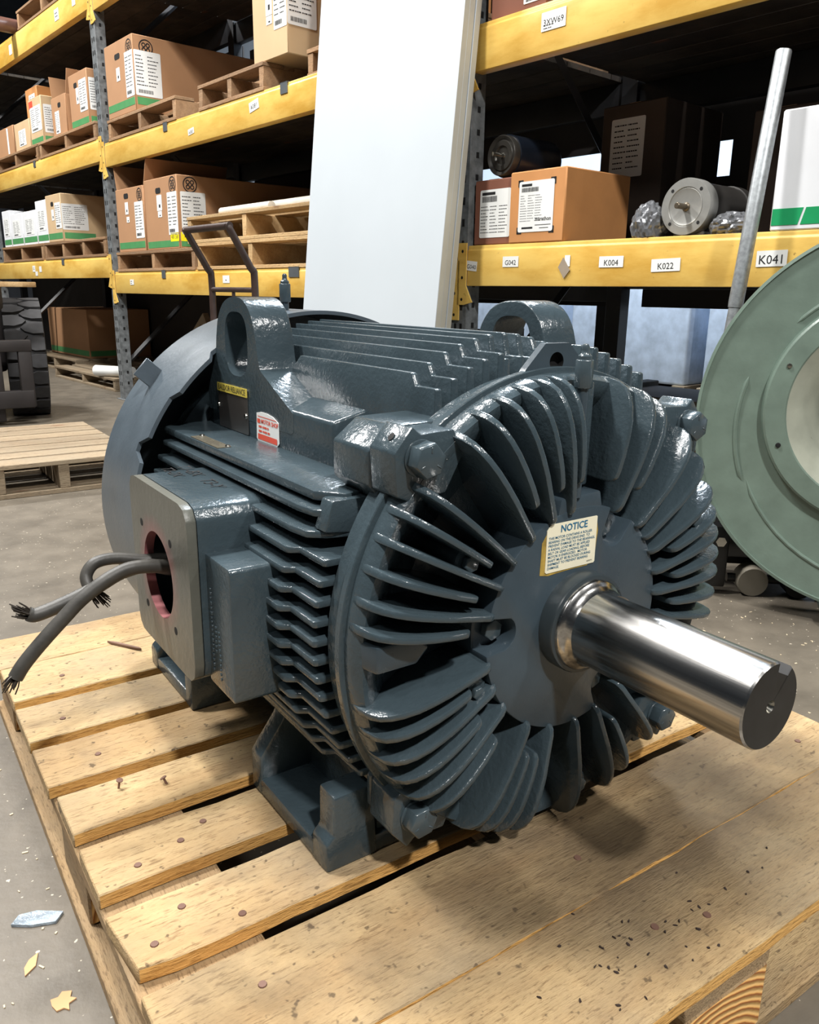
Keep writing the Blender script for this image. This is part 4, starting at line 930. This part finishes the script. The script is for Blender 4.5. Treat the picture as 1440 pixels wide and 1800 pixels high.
# ------------------------------------------------------------------ white boards leaning on the rack
bs = 0
for k in range(3):
    t0, t1 = 0.0005+0.0275*k, 0.0275*(k+1)-0.0005
    L = 2.35; ti = math.atan(0.1)
    g = G(); g.box(t0, t1, -3.531+0.003*(k % 2), -2.66-0.002*k, 0.0, L)
    g.mi[2] = 1; g.mi[4] = 1; g.mi[1] = 1; g.mi[0] = 1
    o = g.build('white_board', [BOARD, BOARD_E], bevel=0.0015, seg=1)
    M = Matrix.Translation(RO) @ Matrix.Rotation(TH, 4, 'Z') @ Matrix.Translation((-0.262, 0, 0.0)) @ Matrix.Rotation(ti, 4, 'Y')
    o.matrix_world = M @ Matrix.Translation((0, 0, 0.0))
    tag(o, ('front white board of the stack leaning against the rack', 'middle white board of the stack leaning against the rack', 'rear white board of the stack leaning against the rack')[k], 'board', 'white boards leaning on the rack')

# ------------------------------------------------------------------ leaning pipe
pp = empty('galvanised_pipe', 'galvanised steel pipe leaning upright in front of the near shelf', 'pipe', (0, 0, 0))
a_, b_, c_ = Vector(RK(-0.205, 4.615, 0.0)), Vector(RK(-0.119, 4.634, 0.745)), Vector(RK(-0.048, 4.647, 1.374))
g = G(); g.tube([a_+Vector((0, 0, .0)), b_], 0.0165, 20); g.build('lower_tube', GALV, pp)
g = G(); g.tube([b_, b_+(c_-b_)*0.02, c_-(c_-b_)*0.004, c_], [0.0185, 0.0195, 0.0195, 0.018], 24); g.build('upper_tube', GALV, pp)

# ------------------------------------------------------------------ blower
bl = empty('centrifugal_blower', 'pale green blower with round inlet cone at the right edge', 'blower', (1.29, 0.226, 0), (0, 0, R_(-55)))
# local: x along the disc face to the right, y = away from the camera, z up ; centre height 0.5
CZ = 0.50
cxn, czn = -0.045, CZ+0.03
so = circ(0, CZ, 0.457, 120); si = star(circ(cxn, czn, 0.25, 120), (0, CZ), 120); sm_ = circ(0, CZ, 0.449, 120); sn = [(a[0]*0.985, CZ+(a[1]-CZ)*0.985) for a in so]
g = G(); L = [[G.emb(p, 'y', y) for p in q] for q, y in ((si, 0.03), (si, 0.006), (sm_, 0.006), (sn, 0.0), (so, 0.002), (so, 0.012), (sn, 0.014), (si, 0.03))]
g.loft(L, cap=False); g.build('inlet_disc', BLOWER, bl)
g = G(); g.lathe([(0.430, 0.013), (0.440, 0.02), (0.440, 0.12), (0.0001, 0.12)], (0.0, 0, CZ), 'y', 96, cap=False); g.build('scroll_housing', BLOWER, bl)
g = G(); g.lathe([(0.268, 0.010), (0.2645, -0.012), (0.260, -0.016), (0.218, -0.018), (0.214, -0.014)], (cxn, 0, czn), 'y', 96, cap=False); g.build('inlet_ring', BLOWER, bl)
g = G(); g.lathe([(0.2145, -0.0145), (0.205, -0.006), (0.18, 0.015), (0.155, 0.045), (0.138, 0.08), (0.130, 0.115)], (cxn, 0, czn), 'y', 96, cap=False); g.build('inlet_cone', BLOWER_C, bl)
g = G(); g.lathe([(0.0001, 0.112), (0.134, 0.112)], (cxn, 0, czn), 'y', 48); g.build('fan_eye', DARK, bl)
for k in range(8):
    a = R_(22+45*k); g = G(); g.lathe([(0.006, -0.0178), (0.005, -0.0205), (0.0001, -0.0208)], (cxn+0.240*math.cos(a), 0, czn+0.240*math.sin(a)), 'y', 12); g.build('flange_screw', CHROME if k % 2 else DARK, bl)
# pressed ribs on the disc
def arc_rib(a0, a1, r0, r1, w_):
    P = []
    for i in range(17):
        a = R_(a0+(a1-a0)*i/16); r = r0+(r1-r0)*i/16; P.append((r*math.cos(a), 0.0065, CZ+r*math.sin(a)))
    g = G(); g.tube(P, [0.001]+[w_]*15+[0.001], 8); g.build('pressed_rib', BLOWER, bl)
arc_rib(165, 205, 0.36, 0.37, 0.006); arc_rib(205, 300, 0.36, 0.40, 0.005); arc_rib(100, 140, 0.33, 0.34, 0.005)
g = G(); g.box(-0.11, 0.42, -0.03, 0.20, 0.0, 0.062); g.box(-0.08, 0.42, 0.08, 0.118, 0.05, 0.40); g.build('base_frame', m_plain('base_frame_green', (74, 84, 78), 0.5), bl, bevel=0.004)
# pallet-jack like dolly with rollers behind the blower
dl = empty('steel_dolly', 'black steel dolly with small wheels beside the blower', 'dolly', (1.265, 0.60, 0), (0, 0, R_(-42)))
g = G(); g.box(-0.09, -0.03, -0.05, 0.0, 0.02, 0.19); g.box(-0.09, 0.25, -0.03, 0.03, 0.10, 0.145); g.box(-0.045, 0.2, 0.035, 0.17, 0.06, 0.21); g.build('frame', BLACK, dl, bevel=0.006)
for x in (0.04, 0.16):
    g = G(); g.lathe([(0.01, -0.055), (0.038, -0.055), (0.04, -0.05), (0.04, 0.0), (0.038, 0.004), (0.01, 0.004)], (x, 0, 0.04), 'y', 28); g.build('wheel', m_plain('roller_grey', (118, 112, 100), 0.6) if x < .1 else BLACK, dl)
g = G(); g.lathe([(0.014, -0.052), (0.014, -0.062), (0.0001, -0.063)], (-0.055, 0, 0.15), 'y', 6); g.build('axle_bolt', CHROME, dl)
g = G(); g.tube([(-0.02, -0.02, 0.04), (0.3, -0.02, 0.04)], 0.012, 10); g.build('axle', BLACK, dl)

# ------------------------------------------------------------------ hand truck, forklift
ht = empty('hand_truck', 'brown steel hand truck handle standing before the rack', 'hand truck', (0, 0, 0))
hp = lambda d, s, z: RK(d, s, z)
g = G()
g.tube(smoothpath([hp(-0.50, 2.41, 0.09), hp(-0.50, 2.41, 0.5), hp(-0.50, 2.41, 0.82), hp(-0.515, 2.41, 0.86), hp(-0.60, 2.41, 1.0), hp(-0.606, 2.415, 1.014)], 4), 0.0145, 12)
g.tube(smoothpath([hp(-0.50, 2.777, 0.09), hp(-0.50, 2.777, 0.5), hp(-0.50, 2.777, 0.82), hp(-0.515, 2.777, 0.86), hp(-0.60, 2.777, 1.0), hp(-0.606, 2.772, 1.014)], 4), 0.0145, 12)
g.tube([hp(-0.606, 2.40, 1.016), hp(-0.606, 2.787, 1.016)], 0.0145, 12); g.build('tube_frame', CART, ht)
for z in (0.775, 0.5, 0.2):
    g = G(); g.tube([hp(-0.50, 2.41, z), hp(-0.50, 2.777, z)], 0.011, 10); g.build('crossbar', CART, ht)
g = G(); g.tube([hp(-0.50, 2.60, 0.775), hp(-0.50, 2.60, 0.2)], 0.008, 8); g.build('centre_rod', CART, ht)
g = G(); g.box(-0.14, 0.0, -0.2, 0.2, 0.0, 0.012); g.build('toe_plate', CART, ht, smooth=0, loc=RK(-0.52, 2.594, 0), rot=(0, 0, TH))
for s in (2.37, 2.82):
    g = G(); g.lathe([(0.02, -0.02), (0.07, -0.02), (0.08, -0.01), (0.08, 0.01), (0.07, 0.02), (0.02, 0.02)], (0, 0, 0), 'y', 28); g.build('wheel', TYRE, ht, loc=RK(-0.40, s, 0.08), rot=(0, 0, TH))
fk = empty('forklift', 'dark forklift with chunky black tyre at the left edge', 'forklift', (0, 0, 0))
ty = link('tyre', None, fk)
g = G(); g.lathe([(0.16, -0.10), (0.31, -0.11), (0.33, -0.10), (0.338, -0.06), (0.338, 0.06), (0.33, 0.10), (0.31, 0.11), (0.16, 0.10)], (0, 0, 0), 'x', 64); g.build('casing', TYRE, ty, loc=(0.255, 4.95, 0.355), rot=(0, 0, R_(-8)))
hw = math.pi/22*0.338*0.88
for sd in (-1, 1):
    P = [(0.004*sd, -hw*0.6), (0.05*sd, -hw), (0.108*sd, -hw*0.9), (0.108*sd, hw*0.9), (0.05*sd, hw), (0.004*sd, hw*0.5), (-0.018*sd, 0)]
    g = G(); g.loft([[(p[0], p[1], 0.33) for p in P], [(p[0]*0.97, p[1]*0.95, 0.355) for p in P]]); lug0 = g.build('tread_lug', TYRE, ty)
    for k in range(22):
        c = lug0 if k == 0 else lug0.copy()
        if k: COL.objects.link(c)
        c.matrix_basis = Matrix.Translation((0.255, 4.95, 0.355)) @ Matrix.Rotation(R_(-8), 4, 'Z') @ Matrix.Rotation(2*math.pi*(k+(0.5 if sd > 0 else 0))/22, 4, 'X')
g = G(); g.lathe([(0.0001, -0.09), (0.10, -0.09), (0.15, -0.06), (0.17, -0.07), (0.17, 0.0)], (0, 0, 0), 'x', 32); g.build('wheel_hub', TRUCK, ty, loc=(0.255, 4.95, 0.355), rot=(0, 0, R_(-8)))
car = link('fork_carriage', None, fk)
for (x0, x1, z0, z1) in ((-0.75, 0.215, 0.42, 0.485), (-0.75, 0.205, 0.10, 0.20), (0.14, 0.215, 0.10, 0.485), (0.02, 0.055, 0.19, 0.44), (-0.12, -0.08, 0.19, 0.44), (-0.5, -0.4, 0.02, 0.48)):
    dy = 0.004 if z1-z0 > 0.15 else 0.0
    g = G(); g.box(x0, x1-dy, 4.47+dy, 4.52-dy, z0+dy, z1-dy); g.build('carriage_bar', TRUCK, car, bevel=0.006)
for x0, x1 in ((-0.02, 0.05), (-0.62, -0.55)):
    g = G(); g.box(x0, x1, 4.53, 4.62, 0.02, 2.4); g.build('mast_rail', TRUCK, fk, bevel=0.006)
g = G(); g.box(-0.8, 0.14, 4.75, 5.6, 0.28, 1.05); g.build('body', TRUCK, fk, bevel=0.05, seg=3)
g = G(); g.box(-0.72, 0.04, 5.0, 5.5, 1.05, 1.35); g.build('seat_block', TRUCK, fk, bevel=0.05, seg=3)
g = G(); g.prism([(-0.5, -0.05), (0.20, -0.05), (0.28, 0.0), (0.21, 0.05), (-0.5, 0.05)], 'z', 0, 0.028)
o = g.build('loose_plank', FRESHWOOD, bevel=0.003, loc=(0, 4.50, 0.775)); o.parent = fk

# ------------------------------------------------------------------ second pallet on the floor
p2 = empty('wooden_pallet', 'weathered grey pallet lying on the floor behind the motor', 'pallet', (-0.80, 2.67, 0))
for k in range(7):
    y = 0.0+0.1365*k; g = G(); g.box(0, 1.07, y, y+0.118, 0.112, 0.130); g.build('deck_board', OLDWOOD, p2, bevel=0.002, seg=1)
for x in (0.0, 0.53, 0.79-0.03, 1.03):
    g = G(); g.box(x, x+0.04, 0.003, 0.93, 0.019, 0.1117); g.build('stringer', OLDWOOD, p2, bevel=0.002, seg=1)
for k in range(3):
    y = 0.41*k; g = G(); g.box(0, 1.07, y, y+0.11, 0.0, 0.0187); g.build('bottom_board', OLDWOOD, p2, bevel=0.002, seg=1)
# things on the floor under the far bays
rpallet('dusty pallet on the floor under the far bay', -1.85, -0.45, 0.0, 0.10, depth=0.9, d0=0.12, mat=OLDWOOD)
rpallet('dark floor pallet carrying the long brown carton', -3.2, -1.95, 0.0, 0.13, depth=0.9, d0=0.35, mat=OLDWOOD)
carton('long brown carton with green stripe on the floor behind the tyre', -3.1, -2.0, 0.1305, 0.58, 0.6, 0.5, CARD, stripe=(0.02, 0.05, GREEN), side=[])
g = G(); g.lathe([(0.03, 0.0), (0.042, 0.0), (0.042, 0.36), (0.03, 0.36)], (0, 0, 0), 'x', 20); o = g.build('paper_roll', WHITE, loc=RK(0.10, -0.76, 0.143), rot=(0, 0, TH+R_(-62))); tag(o, 'white cardboard tube on the dusty floor pallet by the upright', 'tube')
g = G(); M = Matrix.Rotation(R_(-36), 4, 'X'); g.box(-0.02, 0.02, -0.9, 0, -0.045, 0.045, 0, M); o = g.build('loose_timber', OLDWOOD, bevel=0.002, seg=1, loc=RK(0.30, 0.06, 0.06), rot=(0, 0, TH)); tag(o, 'weathered timber propped at an angle under the lower beam', 'timber')
# dark stored goods at the back of bays A and B (seen only as dark shapes)
for lb, s0, s1, z0, z1, d0 in (('dark machine crate on the floor of the middle bay', 0.7, 1.6, 0.0, 0.52, 0.45), ('second dark machine crate on the floor of the middle bay', 1.75, 2.9, 0.0, 0.6, 0.5), ('low dark crate on the floor of the near bay', 3.75, 4.6, 0.0, 0.42, 0.35)):
    b = empty('machine_crate', lb, 'crate', RK(d0, s0, z0), (0, 0, TH)); L = s1-s0; H = z1-z0
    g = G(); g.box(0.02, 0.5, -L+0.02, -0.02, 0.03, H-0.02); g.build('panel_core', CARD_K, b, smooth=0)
    for y in (-L, -0.06):
        g = G(); g.box(0, 0.52, y, y+0.06, 0, H); g.build('corner_batten', DARKWOOD, b, bevel=0.003, seg=1)
    for z in (0.0, H-0.07):
        g = G(); g.box(-0.012, 0.0, -L, 0, z, z+0.07); g.build('rail_batten', DARKWOOD, b, bevel=0.002, seg=1)
# wrapped goods in the next aisle, seen through the near bay
for i, (s0, s1, h) in enumerate(((0.3, 1.4, 1.1), (1.5, 2.6, 1.1), (2.7, 3.8, 1.1))):
    b = empty('wrapped_load', ('left', 'middle', 'right')[i]+'most pale wrapped load behind the near bay', 'wrapped goods', RK(3.15, s0, 0), (0, 0, TH), 'wrapped loads behind the rack'); L = s1-s0
    g = G(); g.box(0.02, 0.95, -L+0.02, -0.02, 0.13, h); g.build('wrapped_stack', WRAP, b, bevel=0.02, seg=3)
    for k in range(3):
        y = -L*k/2; y = min(max(y, -L+0.05), -0.05); g = G(); g.box(0.0, 0.97, y-0.05, y+0.05, 0.0, 0.13); g.build('pallet_runner', OLDWOOD, b, bevel=0.002, seg=1)

# ------------------------------------------------------------------ litter on the floor
def scrap(name, label, cat, x, y, pts, mat, th=0.0015, rz=0.0, sc=1.0):
    g = G(); g.prism([(a*sc, b*sc) for a, b in pts], 'z', 0.0003, th); o = g.build(name, mat, smooth=0, loc=(x, y, 0), rot=(0, 0, rz)); return tag(o, label, cat)
scrap('cardboard_scrap', 'torn star shaped cardboard scrap beside the pallet rail', 'scrap', -0.545, 0.21, [(-.011, -.006), (-.004, -.009), (-.002, -.016), (.003, -.008), (.012, -.009), (.009, -.002), (.015, .004), (.008, .012), (.001, .009), (-.006, .013), (-.010, .004)], LEAF, 0.002, 0.4, 1.0)
scrap('cardboard_scrap', 'narrow pointed cardboard scrap on the concrete', 'scrap', -0.565, 0.285, [(-.016, -.004), (0, -.007), (.018, .002), (.006, .006), (-.006, .004)], LEAF, 0.002, 0.8, 1.0)
scrap('tape_scrap', 'crumpled clear tape scrap on the floor by the pallet', 'tape', -0.548, 0.36, [(-.024, -.010), (.0, -.013), (.03, -.009), (.034, .008), (.0, .012), (-.02, .006)], TAPE, 0.004, -0.5)
g = G(); r3 = random.Random(21)
for k in range(420):
    if k < 300: x, y = r3.uniform(-1.0, -0.52), r3.uniform(-0.2, 1.6)
    else: x, y = r3.uniform(0.6, 1.2), r3.uniform(-0.2, 0.7)
    a = r3.uniform(0, 3.14); l, ww = r3.uniform(.0008, .004), r3.uniform(.0006, .0014)
    M = Matrix.Translation((x, y, 0.0002)) @ Matrix.Rotation(a, 4, 'Z'); g.box(-l, l, -ww, ww, 0, 0.0012, 0, M)
o = g.build('wood_crumbs', m_plain('pale_crumbs', (206, 190, 160), 0.9), smooth=0); tag(o, 'pale wood crumbs scattered over the concrete floor', 'debris', kind='stuff')

tp = empty('pipe_end', 'brown pipe with bright chrome rim poking out of the far top shelf', 'pipe', RK(-0.16, -1.62, 2.735), (0, 0, TH))
g = G(); g.lathe([(0.045, 0.0), (0.052, 0.0), (0.052, 0.9), (0.045, 0.9)], (0, 0, 0), 'x', 28, cap=False); g.build('pipe_wall', m_plain('brown_pipe', (96, 66, 56), 0.4), tp)
g = G(); g.lathe([(0.043, -0.004), (0.054, -0.004), (0.055, 0.0), (0.054, 0.012), (0.043, 0.012)], (0, 0, 0), 'x', 28, cap=False); g.build('chrome_rim', CHROME, tp)
